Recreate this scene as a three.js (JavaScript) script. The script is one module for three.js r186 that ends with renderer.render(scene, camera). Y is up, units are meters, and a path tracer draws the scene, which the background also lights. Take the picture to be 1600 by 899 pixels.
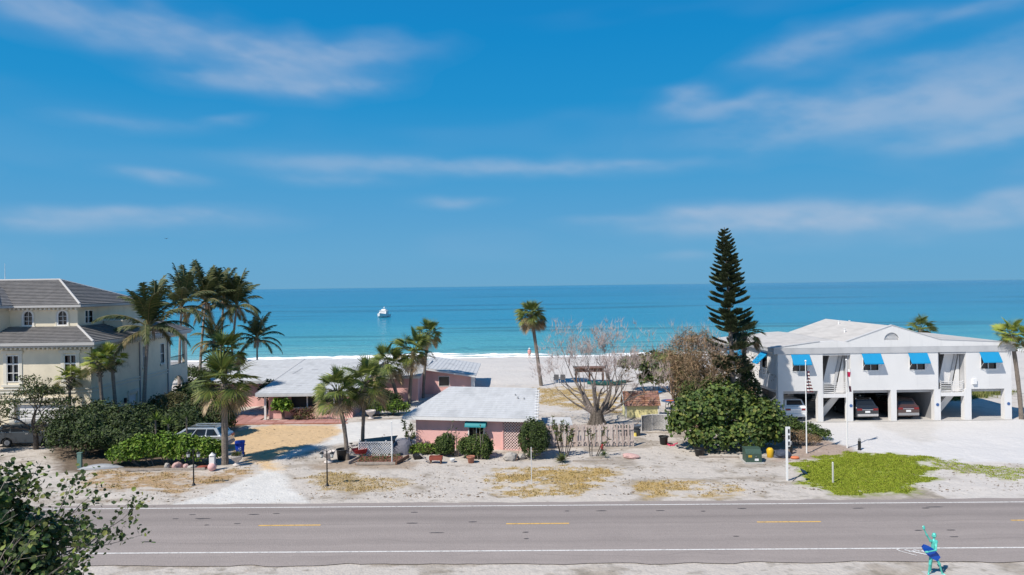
import * as THREE from 'three';
import { mergeGeometries } from 'three/addons/utils/BufferGeometryUtils.js';
import { MarchingCubes } from 'three/addons/objects/MarchingCubes.js';

// ---------------------------------------------------------------- camera, sky, sun, exposure
const scene = new THREE.Scene();
const camera = new THREE.PerspectiveCamera(45.69, 1600 / 899, 0.1, 90000);
camera.position.set(0, 11.6, 0);
camera.rotation.set(-0.00234, 0, -0.01283, 'YXZ');          // level, with the slight roll of the photograph
const renderer = new THREE.WebGLRenderer({ antialias: true });
renderer.setSize(1024, 575);
renderer.toneMapping = THREE.LinearToneMapping;
renderer.toneMappingExposure = 1.12;
renderer.shadowMap.enabled = true;

function mulberry(a) { return () => { a |= 0; a = a + 0x6D2B79F5 | 0; let t = Math.imul(a ^ a >>> 15, 1 | a); t = t + Math.imul(t ^ t >>> 7, 61 | t) ^ t; return ((t ^ t >>> 14) >>> 0) / 4294967296; }; }
const clamp = (x, a = 0, b = 1) => x < a ? a : x > b ? b : x;
const lerp = (a, b, t) => a + (b - a) * t;
const sstep = (a, b, x) => { const t = clamp((x - a) / (b - a)); return t * t * (3 - 2 * t); };
// hashed value noise, optionally periodic
const HT = new Float32Array(65536); { const r = mulberry(7); for (let i = 0; i < 65536; i++) HT[i] = r(); }
function vnoise(x, y, px = 0, py = 0, s = 0) {
  let xi = Math.floor(x), yi = Math.floor(y); const fx = x - xi, fy = y - yi;
  const w = (k, p) => p ? ((k % p) + p) % p : k;
  const x0 = w(xi, px), x1 = w(xi + 1, px), y0 = w(yi, py), y1 = w(yi + 1, py);
  const h = (a, b) => HT[((a * 73 + b * 1997 + s * 3571) ^ (b * 31 + a * 7 + s)) & 65535];
  const u = fx * fx * (3 - 2 * fx), v = fy * fy * (3 - 2 * fy);
  const a = h(x0, y0), b = h(x1, y0), c = h(x0, y1), d = h(x1, y1);
  return a + (b - a) * u + (c - a) * v + (a - b - c + d) * u * v;
}
function fbm(x, y, o = 4, px = 0, py = 0, s = 0) { let t = 0, a = .5, n = 0; for (let i = 0; i < o; i++) { t += a * vnoise(x, y, px, py, s + i); n += a; x *= 2; y *= 2; px *= 2; py *= 2; a *= .5; } return t / n; }

// the sky: clear blue air with thin high cloud; [azimuth, elevation, half width, half height, tilt, density] in degrees
const CLOUDS = [[-32.3, 19.0, 6.5, 1.0, -0.12, 0.55], [-23.5, 18.7, 7.7, 1.5, -0.12, 0.60], [-15.5, 18.3, 6.5, 1.1, 0.12, 0.50], [-21.8, 16.1, 3.7, 0.7, 0.10, 0.50], [-15.0, 16.0, 3.5, 0.6, 0.08, 0.60], [-29.2, 12.2, 3.7, 0.5, 0.00, 0.25], [-22.7, 12.8, 1.8, 0.4, 0.15, 0.25], [-27.0, 8.5, 2.6, 0.4, -0.05, 0.50], [-31.7, 5.5, 7.4, 0.6, 0.04, 0.50], [-34.7, 4.6, 3.3, 0.4, 0.00, 0.35], [-6.3, 10.0, 10.1, 0.6, 0.00, 0.38], [5.5, 9.7, 8.5, 0.5, 0.00, 0.40], [-4.7, 7.1, 2.7, 0.4, 0.00, 0.40], [-14.6, 8.7, 4.5, 0.4, 0.00, 0.25], [25.3, 17.9, 3.9, 1.3, 0.10, 0.38], [21.2, 17.1, 2.8, 0.7, 0.10, 0.25], [27.4, 12.9, 8.5, 1.5, 0.08, 0.75], [14.4, 14.7, 1.8, 0.8, 0.05, 0.60], [17.9, 13.9, 3.4, 0.7, 0.05, 0.50], [35.6, 12.3, 5.3, 2.0, 0.10, 0.65], [33.4, 15.2, 6.0, 1.1, 0.10, 0.30], [33.5, 18.3, 5.2, 0.6, 0.00, 0.30], [35.6, 10.0, 4.3, 0.7, 0.12, 0.45], [20.6, 5.4, 6.1, 0.8, -0.02, 0.70], [29.4, 4.9, 7.3, 0.7, -0.02, 0.60], [35.9, 5.2, 2.1, 0.8, 0.10, 0.60], [15.3, 5.8, 2.5, 0.5, 0.00, 0.50], [8.1, 5.3, 3.7, 0.4, 0.00, 0.25], [18.2, 4.6, 7.3, 0.4, 0.00, 0.35], [25.2, 4.6, 9.7, 1.1, 0.00, 0.30], [14.2, 2.3, 2.0, 0.3, 0.00, 0.15], [-15.6, 10.0, 6.0, 0.7, 0.00, 0.20], [-24.2, 5.5, 5.4, 0.7, 0.00, 0.20]];
{ // the same kind of cloud goes on all round
  const r = mulberry(41);
  for (let i = 0; i < 150; i++) { const az = 45 + r() * 270, el = 3 + 50 * r() * r(); CLOUDS.push([az > 180 ? az - 360 : az, el, 3 + 6 * r(), (.4 + 1.1 * r()) * (1 + el / 40), .2 * (r() - .4), .2 + .5 * r()]); }
}
const SUN = new THREE.Vector3(-.42, .67, .36).normalize();
{
  const W = 4096, H = 2048, data = new Float32Array(W * H * 4), dens = new Float32Array(W * H);
  const D = 180 / Math.PI;
  for (const [az, el, rx, ry, tilt, st] of CLOUDS) {
    const cx = (0.25 + az / 360) * W, cy = (el / 180 + .5) * H, k = W / 360, ex = rx * 2.6 * k / Math.cos(el / D), ey = ry * 2.8 * k + Math.abs(tilt) * ex;
    for (let y = Math.floor(cy - ey); y <= cy + ey; y++) for (let x = Math.floor(cx - ex); x <= cx + ex; x++) {
      const dx = (x - cx) / k * Math.cos(el / D), dy = (y - cy) / k - dx * tilt;
      const n = vnoise(x * .035 + st * 90, y * .09) - .5;
      const g = Math.exp(-((dx / rx) ** 2) - ((dy + n * ry * .9) / (ry * (dy > 0 ? .85 : 1.25))) ** 2);
      const xx = ((x % W) + W) % W; if (y >= 0 && y < H) dens[y * W + xx] += g * st;
    }
  }
  // colours of the air by elevation (linear)
  const AIR = [[-90, .20, .30, .36], [-1, .15, .385, .605], [0, .15, .385, .605], [2.5, .135, .385, .63], [6, .098, .355, .635], [10, .055, .325, .63], [15, .018, .275, .605], [20, .009, .245, .58], [26, .009, .21, .54], [45, .014, .15, .42], [90, .014, .11, .34]];
  for (let y = 0; y < H; y++) {
    const el = ((y + .5) / H - .5) * 180; let i = 0; while (i < AIR.length - 2 && el > AIR[i + 1][0]) i++;
    const t = clamp((el - AIR[i][0]) / (AIR[i + 1][0] - AIR[i][0])), a = AIR[i], b = AIR[i + 1];
    for (let x = 0; x < W; x++) {
      const o = y * W + x; let r = lerp(a[1], b[1], t), g = lerp(a[2], b[2], t), bl = lerp(a[3], b[3], t);
      if (el > 0) {
        let d = dens[o];
        if (d > .01) {
          const n = .6 * fbm(x * .012, y * .05, 5, 0, 0, 3) + .4 * fbm(x * .05 + y * .03, y * .12, 4, 0, 0, 9);
          d = d * (0.5 + 1.05 * sstep(.25, .75, n));
          d = 1 - Math.exp(-1.15 * d);
          const c = clamp(d * .66, 0, .62);
          r = lerp(r, .52, c); g = lerp(g, .58, c); bl = lerp(bl, .70, c);
        }
        if (el < 45) { const veil = .05 * sstep(.45, .8, fbm(x * .006, y * .03, 3, 0, 0, 21)) * sstep(0, 4, el) * sstep(45, 38, el); r = lerp(r, .5, veil); g = lerp(g, .56, veil); bl = lerp(bl, .70, veil); }
      }
      data[o * 4] = r * .9; data[o * 4 + 1] = g * .9; data[o * 4 + 2] = bl * .9; data[o * 4 + 3] = 1;
    }
  }
  const t = new THREE.DataTexture(data, W, H, THREE.RGBAFormat, THREE.FloatType);
  t.mapping = THREE.EquirectangularReflectionMapping; t.magFilter = THREE.LinearFilter; t.minFilter = THREE.LinearFilter; t.needsUpdate = true;
  scene.background = t; scene.environment = t;
}
const sun = new THREE.DirectionalLight(new THREE.Color().setRGB(1, .935, .835), 5.0);
sun.position.copy(SUN).multiplyScalar(150).add(new THREE.Vector3(0, 0, -60)); sun.target.position.set(0, 0, -60);
sun.castShadow = true; sun.shadow.mapSize.set(4096, 4096);
Object.assign(sun.shadow.camera, { left: -80, right: 80, top: 80, bottom: -80, near: 1, far: 400 });
scene.add(sun); scene.add(sun.target);
// ---------------------------------------------------------------- helpers
const V = (x, y, z) => new THREE.Vector3(x, y, z);
const used = {};
function numbered(n) { const k = used[n] = (used[n] ?? -1) + 1; return k ? `${n}_${String(k).padStart(3, '0')}` : n; }
function tag(o, label, category, group, kind) { if (label) o.userData.label = label; if (category) o.userData.category = category; if (group) o.userData.group = group; if (kind) o.userData.kind = kind; return o; }
function thing(name, label, category, p = [0, 0, 0], turn = 0, group) {
  const o = new THREE.Group(); o.name = numbered(name); o.position.set(...p); o.rotation.y = turn; scene.add(o); return tag(o, label, category, group);
}
function prep(g) { if (g.index) g = g.toNonIndexed(); if (!g.attributes.normal) g.computeVertexNormals(); for (const k of Object.keys(g.attributes)) if (!['position', 'normal', 'uv', 'color'].includes(k)) g.deleteAttribute(k); return g; }
function boxUV(g) { // texture coordinates in metres, by the way each face points
  const p = g.attributes.position.array, n = p.length / 3, uv = new Float32Array(n * 2);
  for (let i = 0; i < n; i += 3) {
    const k = i * 3, ax = p[k + 3] - p[k], ay = p[k + 4] - p[k + 1], az = p[k + 5] - p[k + 2], bx = p[k + 6] - p[k], by = p[k + 7] - p[k + 1], bz = p[k + 8] - p[k + 2];
    const nx = Math.abs(ay * bz - az * by), ny = Math.abs(az * bx - ax * bz), nz = Math.abs(ax * by - ay * bx);
    for (let j = 0; j < 3; j++) { const q = k + j * 3, u = (i + j) * 2; if (ny >= nx && ny >= nz) { uv[u] = p[q]; uv[u + 1] = p[q + 2]; } else if (nx >= nz) { uv[u] = p[q + 2]; uv[u + 1] = p[q + 1]; } else { uv[u] = p[q]; uv[u + 1] = p[q + 1]; } }
  }
  g.setAttribute('uv', new THREE.BufferAttribute(uv, 2)); return g;
}
function join(gs) { gs = gs.flat(9).map(prep); const col = gs.some(g => g.attributes.color); for (const g of gs) { if (g.attributes.uv) g.deleteAttribute('uv'); if (!col && g.attributes.color) g.deleteAttribute('color'); } const m = gs.length > 1 ? mergeGeometries(gs) : gs[0]; return boxUV(m); }
function part(name, gs, mat, parent) { // one named mesh made of these geometries
  const m = new THREE.Mesh(Array.isArray(gs) ? join(gs) : (gs.attributes.uv && gs.userData.ready ? gs : join([gs])), mat); m.name = name; m.castShadow = m.receiveShadow = true; parent.add(m); return m;
}
function partW(name, gs, mat, parent) { // geometry given in the scene's metres, under an unturned group
  const g = join([gs]); const o = parent.isMesh ? parent.userData.origin : parent.position; g.translate(-o.x, -o.y, -o.z);
  const m = part(name, Object.assign(g, { userData: { ready: true } }), mat, parent); m.userData.origin = o; return m;
}
function solo(name, gs, mat, label, category, p = [0, 0, 0], turn = 0, group) { const g = join([gs]); g.userData.ready = true; const m = part(numbered(name), g, mat, scene); m.position.set(...p); m.rotation.y = turn; return tag(m, label, category, group); }
function setting(name, g, mat) { g.userData.ready = true; if (!g.attributes.uv) boxUV(g); const m = part(name, g, mat, scene); m.userData.kind = 'structure'; return m; }
const box = (x0, x1, y0, y1, z0, z1) => new THREE.BoxGeometry(Math.abs(x1 - x0), Math.abs(y1 - y0), Math.abs(z1 - z0)).translate((x0 + x1) / 2, (y0 + y1) / 2, (z0 + z1) / 2);
const cyl = (r0, r1, h, n = 10, x = 0, y = 0, z = 0) => new THREE.CylinderGeometry(r1, r0, h, n).translate(x, y + h / 2, z);
const lathe = (pts, n = 14) => new THREE.LatheGeometry(pts.map(p => new THREE.Vector2(...p)), n);
const ball = (r, x = 0, y = 0, z = 0, a = 10, b = 7) => new THREE.SphereGeometry(r, a, b).translate(x, y, z);
function tri(...pts) { const g = new THREE.BufferGeometry(); g.setAttribute('position', new THREE.Float32BufferAttribute(pts.flatMap(p => p.isVector3 ? [p.x, p.y, p.z] : p), 3)); g.computeVertexNormals(); return g; }
const quad = (a, b, c, d) => tri(a, b, c, a, c, d);
function slab(a, b, c, d, t) { // a quad made solid, t thick away from its face a b c d (counter-clockwise seen from outside)
  const v = [a, b, c, d].map(p => p.isVector3 ? p : V(...p)), n = v[1].clone().sub(v[0]).cross(v[3].clone().sub(v[0])).normalize().multiplyScalar(-t), w = v.map(p => p.clone().add(n));
  return [quad(v[0], v[1], v[2], v[3]), quad(w[3], w[2], w[1], w[0]), ...[0, 1, 2, 3].map(i => quad(v[(i + 1) % 4], v[i], w[i], w[(i + 1) % 4]))];
}
function bar(a, b, r, n = 6) { a = a.isVector3 ? a : V(...a); b = b.isVector3 ? b : V(...b); const d = b.clone().sub(a), l = d.length(); const g = new THREE.CylinderGeometry(r, r, l, n); g.applyQuaternion(new THREE.Quaternion().setFromUnitVectors(V(0, 1, 0), d.normalize())); const m = a.clone().add(b).multiplyScalar(.5); return g.translate(m.x, m.y, m.z); }
function beam(a, b, w, h) { a = a.isVector3 ? a : V(...a); b = b.isVector3 ? b : V(...b); const d = b.clone().sub(a), l = d.length(); const g = new THREE.BoxGeometry(w, h, l); const m = new THREE.Matrix4().lookAt(V(0, 0, 0), d, V(0, 1, 0)); g.applyMatrix4(m); const c = a.clone().add(b).multiplyScalar(.5); return g.translate(c.x, c.y, c.z); }
function tube(path, rad, n = 6) { // tapered tube along points
  const P = path.map(p => p.isVector3 ? p : V(...p)), pos = [], rings = [];
  let side = null;
  for (let i = 0; i < P.length; i++) {
    const d = P[Math.min(i + 1, P.length - 1)].clone().sub(P[Math.max(i - 1, 0)]).normalize();
    if (!side) side = Math.abs(d.y) < .9 ? V(0, 1, 0).cross(d).normalize() : V(1, 0, 0).cross(d).normalize(); else side.sub(d.clone().multiplyScalar(side.dot(d))).normalize();
    const up = d.clone().cross(side), r = Array.isArray(rad) ? rad[i] : rad, ring = [];
    for (let k = 0; k < n; k++) { const a = k / n * 6.28318; ring.push(P[i].clone().add(side.clone().multiplyScalar(Math.cos(a) * r)).add(up.clone().multiplyScalar(Math.sin(a) * r))); }
    rings.push(ring);
  }
  for (let i = 0; i < rings.length - 1; i++) for (let k = 0; k < n; k++) { const a = rings[i][k], b = rings[i][(k + 1) % n], c = rings[i + 1][(k + 1) % n], d = rings[i + 1][k]; pos.push(a, b, c, a, c, d); }
  const L = rings[rings.length - 1]; for (let k = 1; k < n - 1; k++) pos.push(L[0], L[k], L[k + 1]);
  const g = new THREE.BufferGeometry(), arr = new Float32Array(pos.length * 3), nor = new Float32Array(pos.length * 3);
  pos.forEach((p, i) => { arr[i * 3] = p.x; arr[i * 3 + 1] = p.y; arr[i * 3 + 2] = p.z; });
  g.setAttribute('position', new THREE.BufferAttribute(arr, 3)); g.setAttribute('normal', new THREE.BufferAttribute(nor, 3)); g.computeVertexNormals(); return g;
}
function plate(pts, t, holes = []) { // a flat board in x y with thickness t towards -z, openings cut through
  const s = new THREE.Shape(pts.map(p => new THREE.Vector2(...p))); for (const h of holes) s.holes.push(new THREE.Path(h.map(p => new THREE.Vector2(...p))));
  return new THREE.ExtrudeGeometry(s, { depth: t, bevelEnabled: false, curveSegments: 8 }).translate(0, 0, -t);
}
const rect = (x0, x1, y0, y1) => [[x0, y0], [x1, y0], [x1, y1], [x0, y1]];
const rectH = (x0, x1, y0, y1) => [[x0, y0], [x0, y1], [x1, y1], [x1, y0]];
function courses(a, b, c, d, n, lift = .035, over = 0) { // overlapping rows of tile or shingle on a slope: a b along the eave, d c along the ridge
  a = V(...a); b = V(...b); c = V(...c); d = V(...d); const nn = b.clone().sub(a).cross(d.clone().sub(a)).normalize(); const out = [];
  for (let i = 0; i < n; i++) {
    const t0 = i / n, t1 = Math.min(1, (i + 1.02) / n); const L0 = a.clone().lerp(d, t0), R0 = b.clone().lerp(c, t0), L1 = a.clone().lerp(d, t1), R1 = b.clone().lerp(c, t1);
    const up0 = nn.clone().multiplyScalar(lift), up1 = nn.clone().multiplyScalar(lift * .15);
    const l0 = L0.clone().add(up0), r0 = R0.clone().add(up0), l1 = L1.add(up1), r1 = R1.add(up1);
    out.push(quad(l0, r0, r1, l1), quad(L0, R0, r0, l0));
  }
  return out;
}

// ---------------------------------------------------------------- textures and materials
const s8 = x => Math.round(255 * (x <= .0031308 ? 12.92 * x : 1.055 * Math.pow(x, 1 / 2.4) - .055));
function texture(w, h, f, tile, srgb = true) {
  const d = new Uint8Array(w * h * 4); for (let y = 0; y < h; y++) for (let x = 0; x < w; x++) { const c = f(x / w, y / h), o = (y * w + x) * 4; if (typeof c === 'number') d[o] = d[o + 1] = d[o + 2] = srgb ? s8(clamp(c)) : Math.round(255 * clamp(c)); else for (let k = 0; k < 3; k++) d[o + k] = srgb ? s8(clamp(c[k])) : Math.round(255 * clamp(c[k])); d[o + 3] = 255; }
  const t = new THREE.DataTexture(d, w, h, THREE.RGBAFormat); t.wrapS = t.wrapT = THREE.RepeatWrapping; t.magFilter = THREE.LinearFilter; t.minFilter = THREE.LinearMipmapLinearFilter; t.generateMipmaps = true; t.colorSpace = srgb ? THREE.SRGBColorSpace : THREE.NoColorSpace; if (tile) t.repeat.set(1 / tile[0], 1 / tile[1]); t.needsUpdate = true; return t;
}
const T = {
  plaster: texture(512, 512, (u, v) => .86 + .14 * fbm(u * 8, v * 8, 5, 8, 8, 2) - .10 * sstep(.58, .8, fbm(u * 5, v * 3, 4, 5, 3, 12)), [4, 4]),
  grain: texture(512, 512, (u, v) => .35 + .65 * fbm(u * 64, v * 64, 3, 64, 64, 5), [2.5, 2.5], false),
  paint: texture(256, 256, (u, v) => .93 + .07 * fbm(u * 6, v * 6, 5, 6, 6, 4), [5, 5]),
  weathered: texture(512, 512, (u, v) => { const a = fbm(u * 6, v * 6, 5, 6, 6, 4), st = sstep(.6, .82, fbm(u * 40, v * 3, 4, 40, 3, 34)); return .93 + .07 * a - .045 * st - .04 * sstep(.55, .8, fbm(u * 3, v * 4, 4, 3, 4, 35)); }, [6, 6]),
  shingle: texture(512, 512, (u, v) => { const n = fbm(u * 24, v * 6, 4, 24, 6, 6), s = fbm(u * 4, v * 3, 5, 4, 3, 16); return .78 + .22 * n - .22 * sstep(.55, .78, s) * (.4 + .6 * n); }, [5, 5]),
  tile: texture(512, 512, (u, v) => { const k = HT[(Math.floor(u * 16) * 37 + Math.floor(v * 16) * 911) & 65535]; return .72 + .28 * k - .2 * fbm(u * 20, v * 20, 3, 20, 20, 8) + .05; }, [5, 5]),
  wood: texture(256, 512, (u, v) => .7 + .3 * fbm(u * 24, v * 3, 4, 24, 3, 7) - .12 * sstep(.6, .8, fbm(u * 6, v * 6, 3, 6, 6, 27)), [1, 2]),
  bark: texture(256, 512, (u, v) => .45 + .55 * fbm(u * 10, v * 40, 4, 10, 40, 9), [.8, 1.6]),
  barkB: texture(256, 512, (u, v) => .2 + .8 * fbm(u * 8, v * 36, 3, 8, 36, 19), [.8, 1.6], false),
  asphalt: texture(1024, 1024, (u, v) => { const n = fbm(u * 256, v * 256, 2, 256, 256, 3), m = fbm(u * 12, v * 12, 4, 12, 12, 13), l = fbm(u * 3, v * 30, 4, 3, 30, 17); return .62 + .22 * n + .14 * m + .12 * l; }, [14, 14]),
  asphaltB: texture(512, 512, (u, v) => fbm(u * 128, v * 128, 2, 128, 128, 31), [5, 5], false),
  speckle: texture(256, 256, (u, v) => { const k = HT[(Math.floor(u * 64) * 131 + Math.floor(v * 64) * 977) & 65535]; return .08 + .92 * k * k; }, [6, 6]),
  rock: texture(256, 256, (u, v) => .6 + .4 * fbm(u * 12, v * 12, 5, 12, 12, 44), [.8, .8]),
};
const lin = (r, g, b) => new THREE.Color().setRGB(r, g, b);
function mat(c, o = {}) { const { bump, ...rest } = o; const m = new THREE.MeshStandardMaterial({ color: Array.isArray(c) ? lin(...c) : new THREE.Color(c), roughness: .8, side: THREE.DoubleSide, ...rest }); if (bump) { m.bumpMap = bump[0]; m.bumpScale = bump[1]; } return m; }
const leafMat = (o = {}) => new THREE.MeshPhysicalMaterial({ color: 0xffffff, vertexColors: true, roughness: .62, transmission: .22, thickness: 0, side: THREE.DoubleSide, specularIntensity: .6, ...o });
const M = {
  white: mat([.74, .73, .725], { map: T.weathered, bump: [T.grain, .004] }), trim: mat([.80, .79, .77], { map: T.paint, roughness: .6 }), whiteMetal: mat([.78, .78, .78], { roughness: .4 }),
  cream: mat([.78, .69, .53], { map: T.plaster, bump: [T.grain, .006] }), stoneTrim: mat([.70, .66, .57], { map: T.plaster }),
  pink: mat([.86, .49, .45], { map: T.plaster, bump: [T.grain, .006] }), pinkPale: mat([.74, .44, .42], { map: T.plaster }),
  roofWhite: mat([.545, .55, .56], { map: T.shingle, bump: [T.grain, .01] }), roofSand: mat([.54, .51, .48], { map: T.shingle, bump: [T.grain, .008] }),
  tile: mat([.225, .212, .205], { map: T.tile, roughness: .75, bump: [T.grain, .01] }), ridge: mat([.44, .43, .42], { map: T.paint }),
  glass: new THREE.MeshPhysicalMaterial({ color: lin(.015, .018, .022), roughness: .06, metalness: 0, specularIntensity: 1, side: THREE.DoubleSide }), dark: mat([.02, .021, .024], { roughness: .7 }), black: mat([.012, .012, .013], { roughness: .5 }), rubber: mat([.016, .016, .016], { roughness: .85 }),
  awning: mat([.0, .25, .50], { map: T.weathered, roughness: .75, bump: [T.grain, .004] }), teal: mat([.0, .22, .25], { roughness: .6 }), wood: mat([.60, .50, .45], { map: T.wood, bump: [T.barkB, .004] }), drift: mat([.42, .36, .31], { map: T.wood }), brownWood: mat([.18, .09, .055], { map: T.wood }), redWood: mat([.30, .07, .045], { map: T.wood }),
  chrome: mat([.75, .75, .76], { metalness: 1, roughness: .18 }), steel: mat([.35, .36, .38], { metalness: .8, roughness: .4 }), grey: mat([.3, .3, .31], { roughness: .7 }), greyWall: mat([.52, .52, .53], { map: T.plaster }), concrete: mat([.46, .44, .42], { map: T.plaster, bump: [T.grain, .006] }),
  palmBark: mat([.25, .205, .17], { map: T.bark, bump: [T.barkB, .03] }), cocoBark: mat([.36, .31, .27], { map: T.bark, bump: [T.barkB, .02] }), greyBark: mat([.25, .205, .175], { map: T.bark, bump: [T.barkB, .03] }), darkBark: mat([.10, .08, .065], { map: T.bark, bump: [T.barkB, .03] }), deadTwig: mat([.40, .33, .30], { roughness: .9 }), brownTwig: mat([.25, .17, .115], { roughness: .9 }),
  leaf: leafMat(), terracotta: mat([.42, .17, .11], { map: T.rock }), rock: mat([.46, .42, .38], { map: T.rock, bump: [T.grain, .02] }), pinkRock: mat([.62, .40, .37], { map: T.rock, bump: [T.grain, .02] }),
};
// ---------------------------------------------------------------- ground, road, beach, sea
const AREA = {
  shell: [[-18.6, -37.0], [-11.2, -37.0], [-13.1, -40.1], [-14.9, -43.7], [-16.0, -45.8], [-14.1, -49.7], [-12.5, -51.6], [-7.8, -51.4], [-9.2, -60.1], [-15.0, -58.5], [-15.1, -56.9], [-14.1, -53.9], [-14.4, -50.7], [-16.4, -48.3], [-16.3, -43.0], [-17.2, -38.8]],
  tan: [[-22.4, -56.4], [-20.8, -58.1], [-15.1, -58.0], [-13.9, -53.9], [-14.6, -51.3], [-16.2, -48.8], [-16.6, -46.9], [-14.7, -43.2], [-16.3, -43.8], [-18.1, -46.6], [-19.8, -47.7], [-22.7, -52.2], [-23.4, -54.5]],
  verge: [[-28.2, -42.8], [-26.3, -44.2], [-22.3, -43.0], [-19.3, -43.4], [-17.2, -44.9], [-16.2, -42.7], [-18.2, -41.0], [-19.2, -39.1], [-22.6, -39.9], [-25.7, -40.7]],
  dryA: [[-12.8, -42.1], [-11.6, -43.5], [-8.8, -41.9], [-6.2, -40.5], [-7.4, -38.9], [-11.2, -39.4]],
  dryB: [[-2.3, -41.6], [-0.1, -43.7], [3.1, -43.9], [6.2, -42.7], [5.9, -40.6], [4.6, -38.7], [3.3, -37.2], [0.6, -37.4], [-1.6, -39.0]],
  dryC: [[7.0, -39.2], [9.5, -39.8], [13.0, -39.0], [12.8, -37.8], [10.3, -37.3], [7.3, -37.8]],
  back: [[2.6, -77.6], [5.7, -78.3], [10.9, -71.5], [9.6, -61.8], [5.8, -63.7], [2.6, -65.6]],
  lawn: [[18.1, -43.6], [20.8, -45.6], [23.2, -46.2], [26.7, -44.8], [25.5, -41.8], [23.5, -39.1], [21.0, -37.7], [17.7, -37.3], [16.6, -38.8]],
  tail: [[27.1, -44.3], [30.0, -42.3], [33.0, -40.1], [28.6, -38.9], [27.8, -40.3], [25.7, -41.8]],
  lot: [[22.0, -57.1], [42.0, -57.2], [42, -46], [33.9, -42.5], [27.9, -43.7], [27.0, -45.3], [23.5, -46.7], [23.1, -49.6]],
  concrete: [[29.1, -56.8], [35.6, -56.9], [30.1, -49.2], [28.8, -48.3], [29.0, -51.9]],
  mulchA: [[19.2, -49.9], [22.2, -51.8], [23.5, -47.6], [22.1, -45.6], [18.6, -44.4], [17.0, -44.2]],
  mulchB: [[-13.6, -44.7], [-10.7, -46.7], [-8.0, -46.6], [-6.0, -44.8], [-6.6, -43.3], [-12.4, -43.6]],
  soil: [[-29.2, -43.6], [-36.3, -52.9], [-31, -64], [-23.5, -63.0], [-22.5, -50.1], [-19.5, -43.9], [-26.3, -44.2]],
  dune: [[36, -63], [44, -66], [52, -70], [52, -76], [40, -72]],
};
function inside(poly, x, z) { // signed distance: positive inside
  let d = 1e9, c = false; for (let i = 0, j = poly.length - 1; i < poly.length; j = i++) { const [ax, az] = poly[i], [bx, bz] = poly[j]; const ex = bx - ax, ez = bz - az, wx = x - ax, wz = z - az, t = clamp((wx * ex + wz * ez) / (ex * ex + ez * ez)); d = Math.min(d, Math.hypot(wx - ex * t, wz - ez * t)); if ((az > z) !== (bz > z) && x < ex * (z - az) / ez + ax) c = !c; } return c ? d : -d;
}
const BOX = {}; for (const k in AREA) { const xs = AREA[k].map(p => p[0]), zs = AREA[k].map(p => p[1]); BOX[k] = [Math.min(...xs) - 2, Math.max(...xs) + 2, Math.min(...zs) - 2, Math.max(...zs) + 2]; }
function mask(k, x, z, amp, soft, n) { const b = BOX[k]; if (x < b[0] || x > b[1] || z < b[2] || z > b[3]) return 0; return sstep(-soft, soft, inside(AREA[k], x, z) + amp * (n - .5) * 2); }
const YX0 = -52, YX1 = 52, YZ0 = -80, YZ1 = -22;
const mix3 = (a, b, t) => [lerp(a[0], b[0], t), lerp(a[1], b[1], t), lerp(a[2], b[2], t)];
const ROADFAR = x => -36.55 + .0168 * x, ROADNEAR = x => -28.42 + .0168 * x;
function groundColour(x, z) {
  const n1 = fbm(x * .55 + 40, z * .9 + 90, 5), n2 = fbm(x * 2.3 + 11, z * 3.7 + 70, 4, 0, 0, 5), n3 = fbm(x * 7 + 3, z * 9, 3, 0, 0, 8);
  const s = .82 + .22 * n3; let c = [.535 * s, .495 * s, .46 * s];
  c = mix3(c, [.36 * s, .315 * s, .27 * s], (z > -62 && x < 23 ? .85 : .4) * sstep(.47, .70, n1));              // trodden, dirtier sand
  const back = z < -63 || x > 23; // the beach side and the lot are cleaner
  if (z > -62 && x < 23) c = [c[0] * .93, c[1] * .91, c[2] * .88];
  const litter = sstep(back ? .69 : .54, .76, n2 * .72 + n1 * .3); c = mix3(c, [.17, .145, .11], .75 * litter * (.5 + .5 * n3));
  const put = (k, col, amp, soft, tex, most = 1) => { const m = mask(k, x, z, amp, soft, n1 * .6 + n2 * .4) * most; if (m > 0) c = mix3(c, [col[0] * tex, col[1] * tex, col[2] * tex], m); };
  put('lot', [.56, .545, .54], .5, .3, .92 + .12 * n3, .95);
  put('concrete', [.50, .475, .45], .9, .5, .85 + .25 * n2, .8);
  put('shell', [.60, .585, .56], .5, .35, .85 + .22 * n2, .9);
  put('soil', [.13, .095, .065], .8, .6, .7 + .6 * n3);
  put('tan', [.56, .385, .205], 1.1, .5, .8 + .35 * n3, .92);
  const straw = [.40, .27, .085], brown = [.33, .215, .11];
  for (const k of ['verge', 'dryA', 'dryB', 'dryC', 'back']) put(k, k === 'verge' ? brown : straw, 1.9, .7, .65 + .7 * n3, (k === 'dryA' ? .5 : k === 'verge' ? .95 : .8) * sstep(k === 'verge' ? .2 : .30, k === 'verge' ? .5 : .60, n2 * .5 + n1 * .5));
  put('lawn', [.20, .25, .012], 1.7, .6, .6 + .8 * n3, .95);
  put('tail', [.25, .23, .09], 1.5, .8, .6 + .8 * n3, .55 * sstep(.42, .6, n2));
  put('dune', [.11, .13, .03], 1.2, .6, .6 + .8 * n3, .9);
  put('mulchA', [.34, .25, .20], .8, .5, .7 + .5 * n3, .8); put('mulchB', [.30, .23, .17], .8, .5, .7 + .5 * n3, .85);
  return c;
}
const shore = x => -123.5 - 3.2 * (fbm(x * .03 + 50, 3, 3) - .5) - 1.2 * (fbm(x * .2, 9, 2) - .5);
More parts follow.
